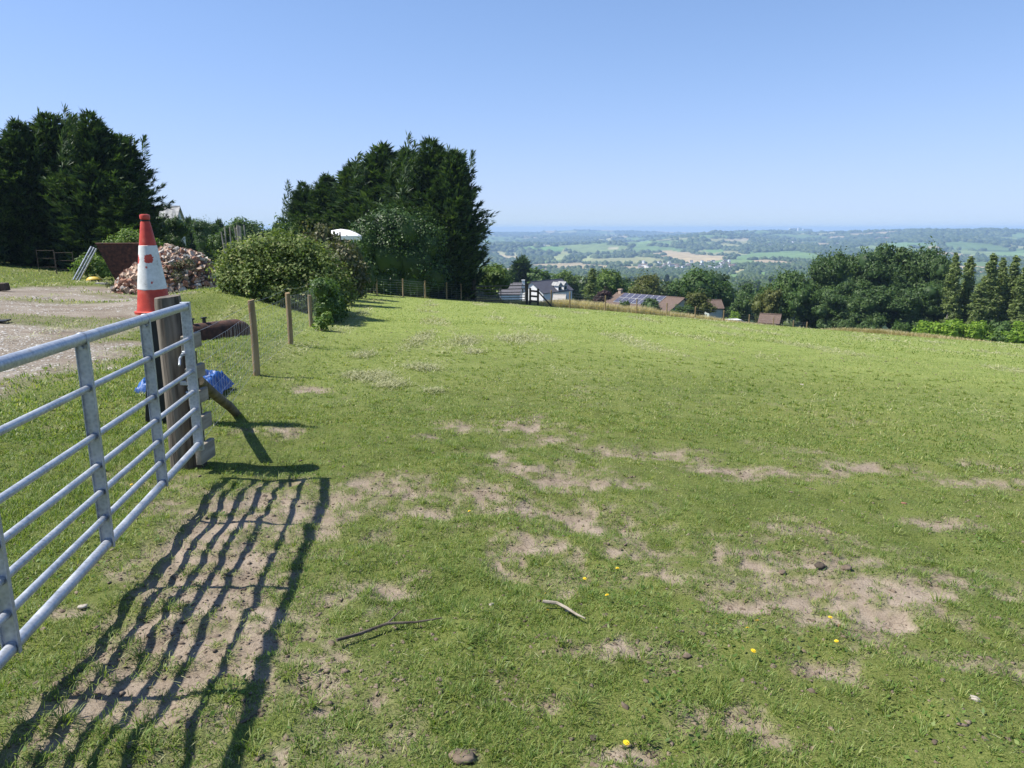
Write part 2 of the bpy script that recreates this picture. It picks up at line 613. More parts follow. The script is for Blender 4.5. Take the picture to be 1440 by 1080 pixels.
M['sward'] = mat_leaf("mown_grass_blade", [(.08, (.085, .140, .026)), (.34, (.155, .220, .045)), (.58, (.235, .285, .075)), (.78, (.34, .345, .125)), (.95, (.50, .45, .25))], .35, .5, .3)
M['straw'] = mat_leaf("dry_grass_blade", [(.1, (.30, .25, .13)), (.5, (.46, .38, .22)), (.9, (.58, .50, .32))], .3)
M['clipping'] = mat_leaf("cut_grass", [(.1, (.15, .165, .07)), (.5, (.28, .29, .14)), (.9, (.44, .42, .25))], .2)
M['bark'] = mat_noise("bark", (.045, .034, .024), (.13, .105, .08), 9, .9, 0, .6, .03, (1, 1, .25))
M['birch_bark'] = mat_noise("pale_bark", (.16, .145, .12), (.34, .32, .28), 6, .9, 0, .4, .03, (1, 1, .3))
M['deadwood'] = mat_noise("dead_wood", (.22, .19, .155), (.42, .38, .33), 7, .9, 0, .4, .02, (1, 1, .2))
M['postwood'] = mat_noise("weathered_post_wood", (.045, .037, .028), (.205, .173, .135), 26, .92, 0, 1.0, .016, (1, 1, .07), 7)
M['bracewood'] = mat_noise("mossy_round_timber", (.050, .042, .028), (.16, .135, .085), 9, .9, 0, .6, .01)
M['tanwood'] = mat_noise("treated_fence_wood", (.17, .115, .055), (.36, .265, .14), 14, .85, 0, .5, .008, (1, 1, .1), 6)
M['greywood'] = mat_noise("grey_sawn_wood", (.17, .145, .11), (.36, .315, .25), 18, .85, 0, .5, .006, (1, .12, 1), 6)
M['darkwood'] = mat_noise("dark_wood_and_shade", (.03, .022, .015), (.09, .068, .048), 12, .9, 0, .5, .01, (1, 1, .15))  # dark timber; also stands in for shade on the hurdles
M['black'] = mat_noise("black_plastic", (.006, .006, .007), (.014, .014, .015), 12, .55, 0, .1, .004)
M['rust'] = mat_noise("rusted_steel", (.026, .013, .010), (.095, .040, .024), 9, .9, .0, .5, .008, third=(.19, .085, .045))
M['concrete'] = mat_noise("concrete", (.27, .25, .22), (.46, .43, .385), 10, .9, 0, .4, .01)
M['capstone'] = mat_noise("pale_cap", (.33, .32, .29), (.48, .46, .42), 10, .85)
M['brick'] = mat_noise("broken_brick", (.17, .080, .050), (.31, .165, .105), 9, .9, 0, .5, .01, third=(.40, .28, .20))
M['palebrick'] = mat_noise("mortared_brick", (.34, .235, .165), (.52, .40, .305), 9, .9, 0, .5, .01)
M['soil'] = mat_noise("dry_soil", (.085, .062, .042), (.215, .165, .118), 14, .95, 0, .6, .01)
M['pebble'] = mat_noise("gravel_pebble", (.15, .135, .115), (.46, .44, .40), 30, .9)
M['stone'] = mat_noise("pale_stone", (.30, .26, .215), (.46, .42, .36), 20, .85)
M['white'] = mat_noise("white_render", (.70, .70, .69), (.82, .82, .80), 1.5, .8)
M['whitemetal'] = mat_noise("white_cladding", (.55, .56, .56), (.68, .68, .67), 1.2, .6)
M['slate'] = mat_noise("slate_roof", (.052, .050, .060), (.105, .10, .112), 5, .6, 0, .3, .02)
M['redtile'] = mat_noise("brown_roof_tile", (.085, .055, .042), (.155, .108, .082), 4, .85, 0, .5, .03, (1, 4, 4))
M['greytile'] = mat_noise("grey_cement_roof", (.20, .205, .20), (.34, .34, .33), 2.2, .8)
M['wallgreen'] = mat_noise("pale_green_render", (.34, .38, .33), (.44, .47, .42), 2, .85)
M['windowglass'] = mat_noise("window_glass", (.02, .024, .03), (.05, .055, .065), 2, .12)
M['solar'] = mat_noise("solar_cell", (.060, .058, .082), (.10, .098, .13), 2, .25)
M['tarp'] = mat_noise("blue_tarpaulin", (.008, .045, .19), (.022, .12, .38), 9, .5, 0, .5, .02)
M['yellow'] = mat_noise("yellow_paint", (.50, .33, .03), (.66, .47, .06), 6, .5)
M['canvas'] = mat_noise("white_canvas", (.74, .74, .75), (.82, .82, .82), 2, .8)
M['carwhite'] = mat_noise("white_car_paint", (.76, .76, .76), (.80, .80, .80), 2, .25)
M['dandelion'] = mat_noise("dandelion_petal", (.70, .46, .01), (.82, .60, .02), 300, .7)
M['stalk'] = mat_noise("stalk", (.07, .12, .03), (.12, .18, .05), 40, .7)


def make_galv():
    m = NT("galvanised_steel")
    v = m.coord('Object')
    vo = m.new("ShaderNodeTexVoronoi"); vo.inputs['Scale'].default_value = 55; m.put(vo.inputs['Vector'], v)
    n = m.noise(v, 7, 4)
    f = m.math('ADD', m.math('MULTIPLY', vo.outputs['Distance'], .35), m.math('MULTIPLY', n, .65))
    dirt = m.math('MULTIPLY', m.step(m.noise(v, 13, 6, .7), .56, .72), .5)
    base = m.ramp(f, [(.28, (.25, .275, .315)), (.45, (.375, .405, .45)), (.62, (.46, .485, .52)), (.75, (.56, .58, .605))])
    m.set(m.mix(dirt, base, (.24, .20, .15)), m.ramp(n, [(.3, (.36,) * 3), (.7, (.58,) * 3)]), .5)
    m.bump(n, .08, .003)
    return m.mat


M['galv'] = make_galv()
M['wire'] = mat_noise("fence_wire", (.30, .31, .32), (.45, .46, .47), 30, .45, .6)


def make_cone_mat():
    m = NT("traffic_cone_plastic")
    v = m.coord('Object')
    sep = m.new("ShaderNodeSeparateXYZ"); m.put(sep.inputs[0], v)
    z = sep.outputs[2]
    n = m.noise(v, 9, 5); nf = m.noise(v, 40, 4)
    zz = m.math('ADD', z, m.math('MULTIPLY', m.math('SUBTRACT', n, .5), .03))
    band = m.math('MULTIPLY', m.math('GREATER_THAN', zz, .235), m.math('LESS_THAN', m.math('ADD', z, 0), .665))
    red = m.ramp(n, [(.3, (.36, .030, .018)), (.55, (.52, .055, .030)), (.75, (.56, .12, .08))])
    wht = m.ramp(m.math('ADD', m.math('MULTIPLY', n, .6), m.math('MULTIPLY', nf, .4)), [(.28, (.24, .23, .20)), (.42, (.60, .60, .57)), (.6, (.74, .74, .72))])
    # scuffs through the white sleeve
    sc = None
    for (p, r) in (((.045, -.10, .535), .046), ((-.092, -.062, .53), .046), ((.065, -.13, .30), .012), ((.02, -.11, .45), .006)):
        d = m.new("ShaderNodeVectorMath", operation='DISTANCE')
        m.put(d.inputs[0], v); d.inputs[1].default_value = p
        k = m.math('LESS_THAN', m.math('ADD', d.outputs['Value'], m.math('MULTIPLY', m.math('SUBTRACT', nf, .5), .06)), r)
        sc = k if sc is None else m.math('MAXIMUM', sc, k)
    m.set(m.mix(m.math('MULTIPLY', band, m.math('SUBTRACT', 1.0, sc)), red, wht), .5, 0, .4)
    return m.mat


M['cone'] = make_cone_mat()

# ------------------------------------------------------------------ ground: one seamless sheet in three named pieces
FIELDS_PX = [  # far fields seen in the photograph: pixel outline -> colour of the crop there
    ([(922, 353), (938, 352), (1000, 360), (1024, 363), (1010, 366), (985, 369), (970, 372), (950, 365), (930, 357)], (.44, .345, .20)),
    ([(1000, 369), (1022, 366), (1060, 366), (1065, 372), (1000, 373)], (.17, .25, .09)),
    ([(1060, 366), (1100, 367), (1132, 371), (1120, 373), (1065, 372)], (.42, .33, .21)),
    ([(1026, 364), (1040, 359), (1080, 354), (1120, 353), (1150, 357), (1150, 368), (1100, 365), (1060, 365)], (.15, .24, .08)),
    ([(684, 354), (705, 353), (728, 357), (727, 359), (700, 358)], (.36, .36, .19)),
    ([(696, 358), (715, 359), (735, 362), (728, 366), (706, 364)], (.46, .38, .22)),
    ([(776, 363), (785, 357), (800, 355), (808, 357), (800, 362), (790, 366), (778, 366)], (.30, .34, .14)),
    ([(746, 350), (770, 346), (795, 347), (790, 352), (765, 355), (745, 352)], (.14, .26, .08)),
    ([(722, 350), (750, 345), (752, 348), (735, 352)], (.16, .27, .09)),
    ([(816, 365), (834, 358), (838, 360), (828, 367), (818, 368)], (.33, .36, .16)),
    ([(855, 348), (888, 350), (886, 352), (856, 350)], (.44, .40, .25)),
    ([(840, 337), (862, 335), (860, 339), (845, 339)], (.36, .36, .18)),
    ([(875, 340), (890, 341), (888, 345), (874, 344)], (.20, .30, .11)),
    ([(896, 339), (917, 339), (917, 343), (897, 343)], (.20, .30, .11)),
    ([(1022, 384), (1040, 379), (1052, 379), (1050, 383), (1030, 385)], (.38, .36, .19)),
    ([(1085, 380), (1105, 378), (1100, 382), (1088, 382)], (.38, .36, .19)),
    ([(985, 352), (1015, 350), (1018, 354), (1000, 356)], (.17, .28, .09)),
    ([(1065, 342), (1085, 338), (1087, 343), (1068, 344)], (.20, .30, .11)),
    ([(1015, 337), (1050, 335), (1052, 339), (1020, 340)], (.38, .34, .22)),
    ([(790, 399), (808, 387), (824, 388), (824, 396), (815, 400)], (.22, .29, .10)),
    ([(1020, 386), (1040, 385), (1042, 392), (1024, 393)], (.15, .25, .08)),
    ([(1066, 383), (1080, 382), (1080, 390), (1068, 390)], (.15, .25, .08)),
    ([(1238, 341), (1300, 341), (1305, 348), (1240, 348)], (.15, .25, .09)),
    ([(1305, 346), (1325, 347), (1325, 352), (1306, 352)], (.38, .32, .2)),
    ([(1228, 334), (1256, 334), (1254, 338), (1230, 338)], (.36, .26, .19)),
    ([(1400, 354), (1440, 353), (1440, 360), (1402, 361)], (.17, .27, .10)),
]


def voronoi(x, y, size, seed):
    gx = np.floor(x / size); gy = np.floor(y / size)
    d1 = np.full(x.shape, 1e9); d2 = np.full(x.shape, 1e9); idv = np.zeros(x.shape)
    for i in (-1, 0, 1):
        for j in (-1, 0, 1):
            cx = gx + i; cy = gy + j
            sx = (cx + .1 + .8 * _h(cx, cy, seed)) * size
            sy = (cy + .1 + .8 * _h(cx, cy, seed + 1)) * size
            d = np.hypot(x - sx, y - sy)
            c = _h(cx, cy, seed + 2)
            m = d < d1
            d2 = np.where(m, d1, np.minimum(d2, d))
            idv = np.where(m, c, idv)
            d1 = np.where(m, d, d1)
    return idv, d2 - d1


def to_px(x, y, z):
    dz = z - EYE
    f = y * CT - dz * ST
    u = y * ST + dz * CT
    f = np.where(f < .1, .1, f)
    return 720 + F * x / f, 540 - F * u / f


def landcover(x, y, z):
    """colour (n,3) and woodedness of the country beyond the field"""
    r = np.hypot(x, y)
    wob = 40 * (fbm(x / 160, y / 160, 17, 2) - .5)
    size = 230.0
    idv, ed = voronoi(x + wob, (y + wob) * .62, size, 7)
    col = np.zeros(x.shape + (3,))
    wood = fbm(x / 520, y / 700, 51, 3) + .25 * (idv - .5)
    pal = np.array([(.095, .150, .055), (.12, .185, .068), (.155, .205, .08), (.105, .16, .058), (.23, .235, .11), (.32, .26, .155)])
    k = np.minimum((_h(np.floor(idv * 997), 3, 5) * 6.9), 5).astype(int)
    k = np.where(k == 6, 0, k)
    col[:] = pal[k]
    iswood = (wood > np.where(r > 2000, .535, .50))
    iswood |= (r < 650)
    hedge = (ed < 16)
    iswood = iswood | hedge
    px, py = to_px(x, y, z)
    for poly, c in FIELDS_PX:
        m = poly_mask(px, py, poly, .01) > .5
        m &= r > 300
        col[m] = np.array(c) * .82
        iswood &= ~m
    col[iswood] = (.026, .046, .018)
    return col, iswood


def build_ground():
    fine = np.radians(np.arange(-47, 47.01, .115))
    rest = np.radians(np.arange(49, 312, 3.0))
    az = np.concatenate([fine, rest])
    na = len(az)
    r = [.35]
    while r[-1] < 30: r.append(r[-1] * 1.011)
    while r[-1] < 11000: r.append(r[-1] * 1.02)
    r = np.array(r); nr = len(r)
    R, A = np.meshgrid(r, az, indexing='ij')
    x = (R * np.sin(A)).ravel(); y = (R * np.cos(A)).ravel()
    z = H(x, y)
    rr = R.ravel()
    near = rr < 120
    dirt = np.zeros(len(x)); grav = np.zeros(len(x)); straw = np.zeros(len(x))
    n20 = rr < 20
    dirt[n20] = dirt_mask(x[n20], y[n20])
    grav[near] = gravel_mask(x[near], y[near])
    straw[near] = straw_mask(x[near], y[near])
    z = z - .018 * dirt - .03 * np.clip(grav, 0, 1)
    lc = np.full((len(x), 4), 1.0)
    fa = rr > 40
    c, _ = landcover(x[fa], y[fa], z[fa])
    lc[fa, :3] = c
    lc[~fa, :3] = (.1, .14, .04)
    mown = sstep(5, 22, rr + 5 * (fbm(x * .35, y * .35, 12, 2) - .5)) * sstep(math.radians(-20), math.radians(-12), np.arctan2(x, y) + .004 * rr)
    i = np.arange(nr - 1)[:, None]; j = np.arange(na)[None, :]
    j2 = (j + 1) % na
    f = np.stack([i * na + j, i * na + j2, (i + 1) * na + j2, (i + 1) * na + j], -1).reshape(-1, 4)
    # class of each face: field / yard / hills
    cx = x[f].mean(1); cy = y[f].mean(1); cr = np.hypot(cx, cy); ca = np.arctan2(cx, cy)
    hills = cr > edge_r(ca) * 1.06
    yard = np.zeros(len(f), bool)
    q = (cr < 75) & (cx < -1)
    yard[q] = poly_mask(cx[q], cy[q], YARD, .01) > .5
    attrs = dict(dirt=dirt, gravel=grav, straw=straw, mown=mown, landcover=lc)
    V = np.stack([x, y, z], -1)
    for name, sel, mat in (("field", ~hills & ~yard, M['ground']), ("yard", yard & ~hills, M['ground']), ("hills", hills, M['hills'])):
        ff = f[sel]
        u, inv = np.unique(ff.ravel(), return_inverse=True)
        tri = None
        vv = V[u]; at = {k: v[u] for k, v in attrs.items()}
        fi = inv.reshape(-1, 4)
        if name == "field":      # the small disc under the camera
            ring = np.searchsorted(u, np.arange(na))
            vv = np.concatenate([vv, [[0, 0, float(H(np.array([0.]), np.array([0.]))[0])]]])
            at = {k: np.concatenate([v, v[:1]]) for k, v in at.items()}
            c0 = len(vv) - 1
            tri = np.stack([np.full(na, c0), np.roll(ring, -1), ring], -1)
        me = np_mesh(name, vv, fi, mat, at, smooth=True, tri=tri)
        tag(link(name, me), kind="structure")


build_ground()

# ------------------------------------------------------------------ leaves, crowns, trunks
def unit(v):
    return v / (np.linalg.norm(v, axis=-1, keepdims=True) + 1e-9)


def leaf_quads(c, d, n, L, W):
    """diamond leaves: base c, direction d, facing n"""
    d = unit(d)
    s = unit(np.cross(d, n))
    L = np.asarray(L)[..., None]; W = np.asarray(W)[..., None]
    mid = c + d * L * .45
    v = np.stack([c, mid + s * W * .5, c + d * L, mid - s * W * .5], 1).reshape(-1, 3)
    f = np.arange(len(v)).reshape(-1, 4)
    return v, f


def merge(parts):
    vs = []; fs = []; n = 0
    for v, f in parts:
        vs.append(v); fs.append(f + n); n += len(v)
    return np.concatenate(vs), np.concatenate(fs)


def rvec(rng, n):
    return unit(rng.normal(size=(n, 3)))


def blob_quads(rng, c, rad, nu=10, nv=6, jit=.12):
    """rough closed lump of quads (poles pinched)"""
    u = np.linspace(0, 2 * math.pi, nu, endpoint=False); w = np.linspace(.04, math.pi - .04, nv)
    W, U = np.meshgrid(w, u, indexing='ij')
    k = 1 + rng.uniform(-jit, jit, W.shape)
    v = np.stack([np.sin(W) * np.cos(U) * rad[0] * k, np.sin(W) * np.sin(U) * rad[1] * k, np.cos(W) * rad[2] * k], -1).reshape(-1, 3) + np.asarray(c)
    i = np.arange(nv - 1)[:, None]; j = np.arange(nu)[None]
    j2 = (j + 1) % nu
    f = np.stack([i * nu + j, (i + 1) * nu + j, (i + 1) * nu + j2, i * nu + j2], -1).reshape(-1, 4)
    return v, f


def conifer_crown(seed, Ht, R, nb=170, dens=30, lean=.0, size=1.0, bare=.03, fork=7):
    rng = np.random.default_rng(seed)
    parts = []
    lump = rng.uniform(0, 6.28, 4)
    for i in range(nb):
        t = bare + (1 - bare) * ((i + rng.uniform()) / nb) ** 1.1
        if t > .985: continue
        az = i * 2.39996 + rng.uniform(-.5, .5)
        prof = min(1.0, (1 - t) * 1.75) ** .9 * (.78 + .22 * min(1, t / .15))
        prof *= 1 + .16 * math.sin(2 * az + lump[0] + 3 * t) + .1 * math.sin(5 * az + lump[1] + 9 * t)
        Lb = R * prof * rng.uniform(.76, 1.06) + .12
        rise = Lb * rng.uniform(.12, .62)
        k = int(dens * (Lb / R + .22))
        s = rng.uniform(.12, 1, k) ** .65
        out = np.array([math.cos(az), math.sin(az), 0]); side = np.array([-math.sin(az), math.cos(az), 0])
        p = out * (Lb * s)[:, None] + np.array([0, 0, 1]) * (Ht * t + rise * s ** 1.7 - .10 * Lb * np.sin(s * 3.1))[:, None]
        sp = (rng.normal(size=k) * .17 * Lb * (1.15 - s))
        p += side * sp[:, None] + rng.normal(size=(k, 3)) * .05 * size
        d = unit(out * .8 + np.array([.10, 0, .55]) + side * np.sign(sp)[:, None] * .30 + rng.normal(size=(k, 3)) * .26)
        n = unit(np.array([0, 0, 1]) + rng.normal(size=(k, 3)) * .45 + out * -.2)
        Ls = rng.uniform(.28, .68, k) * size; Ws = Ls * rng.uniform(.13, .22, k)
        parts.append(leaf_quads(p, d, n, Ls, Ws))
        sd = unit(np.cross(d, n))
        for sg in (-1, 1):
            parts.append(leaf_quads(p + d * (Ls * .15)[:, None], d * .8 + sd * sg * .6, n + rng.normal(size=(k, 3)) * .2, Ls * .72, Ws * .9))
    for q in range(fork):        # feathery leading shoots
        ox, oy = (0, 0) if q == 0 else rng.uniform(-.55, .55, 2) * R
        top = Ht * (1.0 if q == 0 else rng.uniform(.82, 1.02)); k = 90
        s = rng.uniform(0, 1, k)
        z = top - (1 - s) ** 1.2 * Ht * .26
        a = rng.uniform(0, 6.28, k); rad = (1 - s) * R * .14
        out = np.stack([np.cos(a), np.sin(a), np.zeros(k)], -1)
        p = out * (rad * rng.uniform(.2, 1, k))[:, None] + np.stack([np.full(k, ox), np.full(k, oy), z], -1)
        d = unit(out * .55 + np.array([0.45, 0, .8]) + rng.normal(size=(k, 3)) * .25)
        Ls = rng.uniform(.25, .6, k) * size
        parts.append(leaf_quads(p, d, rvec(rng, k), Ls, Ls * .18))
    k = 2600             # inner boughs
    t = rng.uniform(.02, .9, k); a = rng.uniform(0, 6.28, k)
    rr = R * np.minimum(1, (1 - t) * 1.75) ** .9 * rng.uniform(.1, .72, k)
    out = np.stack([np.cos(a), np.sin(a), np.zeros(k)], -1)
    p = out * rr[:, None] + np.array([0, 0, 1]) * (Ht * t)[:, None]
    Ls = rng.uniform(.5, 1.0, k) * size
    parts.append(leaf_quads(p, unit(out * .8 + np.array([0, 0, .5]) + rng.normal(size=(k, 3)) * .4), unit(out * .5 + rng.normal(size=(k, 3)) * .6), Ls, Ls * .34))
    v, f = merge(parts)
    z = np.clip(v[:, 2] / Ht, 0, 1.2)
    v[:, 0] += lean * Ht * z ** 2.2
    return v, f


def lobes_crown(seed, lobes, nsub, nleaf, leaf, flat=.35, core=.72, droop=0, sub=.40, asp=.6):
    """lobes: (x,y,z,rx,ry,rz). Leaves gather in clumps on each lobe"""
    rng = np.random.default_rng(seed)
    parts = []
    for (x, y, z, rx, ry, rz) in lobes:
        rad = np.array([rx, ry, rz]); c = np.array([x, y, z])
        dl = rvec(rng, nsub); dl[:, 2] = np.where(dl[:, 2] < -.45, -dl[:, 2], dl[:, 2])
        sc = c + dl * rad * rng.uniform(.72, 1.08, (nsub, 1))
        sr = rad.mean() * sub * rng.uniform(.6, 1.25, (nsub, 1))
        dd = rvec(rng, nsub * nleaf)
        P0 = np.repeat(sc, nleaf, 0) + dd * np.repeat(sr, nleaf, 0) * rng.uniform(.25, 1, (nsub * nleaf, 1)) ** .6
        k = len(P0)
        n = unit(dd * .6 + np.repeat(dl, nleaf, 0) * .5 + np.array([0, 0, flat]) + rng.normal(size=(k, 3)) * .45)
        d = unit(np.cross(n, rvec(rng, k)) + np.array([0, 0, -droop]))
        L = leaf * rng.uniform(.6, 1.35, k)
        parts.append(leaf_quads(P0 - d * (L * .5)[:, None], d, n, L, L * rng.uniform(asp * .75, asp * 1.25, k)))
        if core > 0:
            parts.append(blob_quads(rng, c, rad * core, 9, 6, .15))
    return merge(parts)


def broad_lobes(seed, Ht, W, base, nl, spread=.62, rl=(.30, .46)):
    rng = np.random.default_rng(seed)
    a = W / 2; cz = (Ht + base) / 2; cc = (Ht - base) / 2
    out = []
    for i in range(nl):
        d = rvec(rng, 1)[0]
        u = rng.uniform(.35, 1) * spread / .62 * .66
        r = a * rng.uniform(*rl)
        out.append((d[0] * a * u, d[1] * a * u, cz + d[2] * (cc - r * .7) * min(1, u * 1.35), r, r, r * rng.uniform(.72, .95)))
    out.append((0, 0, cz, a * .55, a * .55, cc * .75))
    return out


def trunk_mesh(seed, Ht, r0, tips, mat, bend=.04):
    rng = np.random.default_rng(seed)
    b = MB()
    path = [(0, 0, -.5)]; rad = [r0 * 1.25]
    for i in range(1, 7):
        t = i / 6
        path.append((rng.normal() * bend * Ht * t * .5, rng.normal() * bend * Ht * t * .5, Ht * t)); rad.append(r0 * (1 - .85 * t) + .01)
    b.tube(path, rad, 9)
    for tp in tips:
        k = int(rng.integers(2, 5))
        p0 = Vector(path[k]); p1 = Vector([float(q) for q in tp[:3]])
        mid = (p0 + p1) / 2 + Vector((0, 0, -.06 * Ht))
        b.tube([p0, mid, p1], [rad[k] * .55, rad[k] * .38, rad[k] * .12], 6)
    return b.mesh("trunk", mat, True)


PROTO = {}


def proto(key, crown, trunk, Ht, W):
    n = len(crown.vertices)
    a = np.empty(n * 3, np.float32); crown.vertices.foreach_get("co", a); a = a.reshape(-1, 3)
    Ht = float(np.percentile(a[:, 2], 99.8))
    q = np.percentile(a[:, :2], [.8, 99.2], axis=0)
    W = float((q[1] - q[0]).mean())
    PROTO[key] = (crown, trunk, Ht, W)


def crown_mesh(vf, mat):
    if len(vf) == 3:
        return np_mesh("crown", vf[0], vf[1], [mat, M['bark']], mat_idx=vf[2])
    return np_mesh("crown", vf[0], vf[1], mat)


def make_protos():
    for i, (h, r, ln) in enumerate([(10, 2.9, .03), (10, 2.6, .06), (10, 3.3, .02), (10, 2.4, .05)]):
        proto(f"leyland{i}", crown_mesh(conifer_crown(100 + i, h, r, 210, 40, ln), M['conifer']),
              trunk_mesh(200 + i, 9, .22, [], M['bark'], .01), h, 2 * r)
    for i in range(3):
        lb = broad_lobes(300 + i, 10, 9, 1.6, 17)
        proto(f"oak{i}", crown_mesh(lobes_crown(310 + i, lb, 26, 22, .34), M['oak']), trunk_mesh(320 + i, 7.5, .32, lb[:9], M['bark']), 10, 9)
    for i in range(4):
        lb = broad_lobes(340 + i, 13, 8.5, .6, 24, .7, (.26, .40))
        proto(f"dark{i}", crown_mesh(lobes_crown(350 + i, lb, 26, 22, .36, .2, .72, .3, .42, .45), M['darkleaf']), trunk_mesh(360 + i, 10, .3, lb[:9], M['bark']), 13, 8.5)
    for key, mat in (("light", 'lightleaf'), ("golden", 'golden'), ("purple", 'purple')):
        lb = broad_lobes(380 + len(key), 6, 5.4, .5, 13)
        proto(key, crown_mesh(lobes_crown(390 + len(key), lb, 24, 20, .24), M[mat]), trunk_mesh(395, 4.5, .16, lb[:6], M['bark']), 6, 5.4)
    for i in range(2):   # columnar poplars
        rng = np.random.default_rng(400 + i)
        lb = []
        for k in range(44):
            t = k / 43
            w = .95 * math.sin(min(1, (t * .84 + .14)) * math.pi) ** .45 * (1.0 - .18 * t)
            a = rng.uniform(0, 6.28)
            u = w * rng.uniform(.1, .55)
            lb.append((math.cos(a) * u, math.sin(a) * u, .8 + 10.7 * t, w * .5, w * .5, .75))
        proto(f"poplar{i}", crown_mesh(lobes_crown(410 + i, lb, 14, 16, .20, .1, .4, -.4, .5, .5), M['poplar']),
              trunk_mesh(420 + i, 11, .16, [(q[0] * 1.4, q[1] * 1.4, q[2]) for q in lb[4:16:2]], M['birch_bark'], .01), 12, 1.9)
    for i in range(5):   # simpler crowns for the valley
        lb = broad_lobes(440 + i, 10, [10, 8.5, 11, 9, 7][i], .8, 13)
        proto(f"valley{i}", crown_mesh(lobes_crown(450 + i, lb, 15, 9, .75, .3, .75), M[['valleyleaf', 'darkleaf', 'valleyleaf', 'oak', 'lightleaf'][i]]), trunk_mesh(460 + i, 7, .3, lb[:4], M['bark']), 10, [10, 8.5, 11, 9, 7][i])
    proto("valleyfir", crown_mesh(conifer_crown(470, 12, 2.6, 70, 10, 0, 2.2), M['conifer']), trunk_mesh(471, 10, .2, [], M['bark'], .01), 12, 5.2)
    lb = broad_lobes(480, 2.4, 3.0, 0.0, 10, .7)
    proto("shrub", crown_mesh(lobes_crown(481, lb, 22, 20, .17), M['oak']), trunk_mesh(482, 1.5, .06, lb[:5], M['bark']), 2.4, 3.0)
    proto("laurelbush", crown_mesh(lobes_crown(483, lb, 24, 22, .22, .5, .75, .2, .42, .5), M['laurel']), trunk_mesh(484, 1.5, .06, lb[:5], M['bark']), 2.4, 3.0)
    proto("scrubbush", crown_mesh(lobes_crown(485, lb, 22, 20, .15, .3, .6), M['scrub']), trunk_mesh(486, 1.5, .05, lb[:5], M['bark']), 2.4, 3.0)
    proto("darkbush", crown_mesh(lobes_crown(487, lb, 22, 20, .17), M['darkleaf']), trunk_mesh(488, 1.5, .06, lb[:5], M['bark']), 2.4, 3.0)


make_protos()
_rng = random.Random(5)


def tree(key, name, px, py_top, y, wpx, label, cat="tree", group=None, rot=None, sink=.15, base_py=None):
    """a tree at distance y whose top shows at the photo pixel; it stands on the ground there"""
    crown, trunk, ph, pw = PROTO[key]
    top = P(px, py_top, y)
    b = gz(top[0], top[1]) - sink
    h = top[2] - b
    if base_py is not None:
        h = max(.4, top[2] - P(px, base_py, y)[2]); b = top[2] - h
    sz = h / ph
    sx = wpx * y / 1000.0 / pw
    o = empty(name, (top[0], top[1], b), 0, label, cat, group)
    o.rotation_euler = (0, 0, _rng.uniform(0, 6.28) if rot is None else rot)
    o.scale = (sx, sx, sz)
    link("crown", crown, o)
    link("trunk", trunk, o)
    return o


# ------------------------------------------------------------------ tall conifers
LEY = [(-95, 165, 44, 120, 'leyland0'), (-45, 170, 41, 105, 'leyland2'), (18, 172, 42, 112, 'leyland0'), (52, 160, 43, 110, 'leyland1'), (88, 170, 45, 112, 'leyland3'),
       (122, 160, 42, 118, 'leyland2'), (156, 190, 43, 100, 'leyland1'), (168, 258, 41, 88, 'leyland3')]
LEYL = ["tall dark conifer partly cut off by the left edge of the photo", "dark conifer at the very left of the yard row",
        "dark conifer, second in the row behind the yard from the left edge", "dark conifer with the tallest wispy tip left of the cone",
        "dark conifer standing behind the gap left of the pointed tip", "dark pointed conifer above the leaning metal rails",
        "dark conifer sloping down at the right of the yard row", "low dark conifer spreading out over the rusty hopper"]
_vis = LEYL[1:] if False else LEYL
for (px, py, y, w, k), lb in zip(LEY, _vis):
    if px > -80:
        tree(k, "conifer_tree", px, py, y, w, lb, "conifer", "conifers behind the yard", rot=_rng.uniform(-.5, .5))
LEY2 = [(602, 198, 54, 136, 'leyland2', "tallest dark conifer in the middle clump, with ragged tip"),
        (630, 212, 52, 92, 'leyland1', "dark conifer with a bent tip at the right edge of the middle clump"),
        (566, 212, 57, 124, 'leyland0', "dark conifer behind the ivy mound, left of the tallest one"),
        (524, 206, 59, 124, 'leyland3', "dark conifer with a fine point above the white marquee"),
        (488, 230, 61, 110, 'leyland1', "mid height conifer left of the marquee in the middle clump"),
        (455, 248, 62, 100, 'leyland0', "shorter conifer second from the left of the middle clump"),
        (424, 258, 63, 78, 'leyland2', "shortest conifer at the left end of the middle clump")]
for (px, py, y, w, k, lb) in LEY2:
    tree(k, "conifer_tree", px, py, y, w, lb, "conifer", "conifers beside the field", rot=_rng.uniform(-.5, .5))
tree('leyland1', "conifer_tree", 626, 298, 50.5, 70, "low dark conifer skirt spreading over the fence right of the ivy", "conifer", "conifers beside the field", rot=.3)

# far trees behind the rubble and the shed
for (k, n, px, py, y, w, lb) in [
    ('dark1', "dark_tree", 236, 302, 50, 46, "dark bushy tree in front of the white shed gable"),
    ('valleyfir', "fir_tree", 268, 306, 82, 22, "thin dark fir just right of the shed gable"),
    ('dark0', "dark_tree", 288, 308, 74, 36, "brownish green tree behind the rubble heap"),
    ('valleyfir', "fir_tree", 306, 309, 90, 20, "small fir between two round trees behind the rubble"),
    ('oak1', "round_tree", 336, 306, 78, 62, "round dark tree behind the bare dead stems"),
    ('oak0', "round_tree", 366, 318, 80, 40, "lower round tree between the dead stems and the tall conifers"),
    ('oak2', "round_tree", 316, 318, 62, 40, "lighter round tree low behind the rubble heap top")]:
    tree(k, n, px, py, y, w, lb, "tree")
tree('darkbush', "dark_shrub", 398, 309, 33, 56, "dark shrub rising behind the left half of the bramble bush", "shrub")
tree('scrubbush', "brown_shrub", 440, 311, 34, 66, "brownish shrub behind the bramble bush, left of the marquee", "shrub")
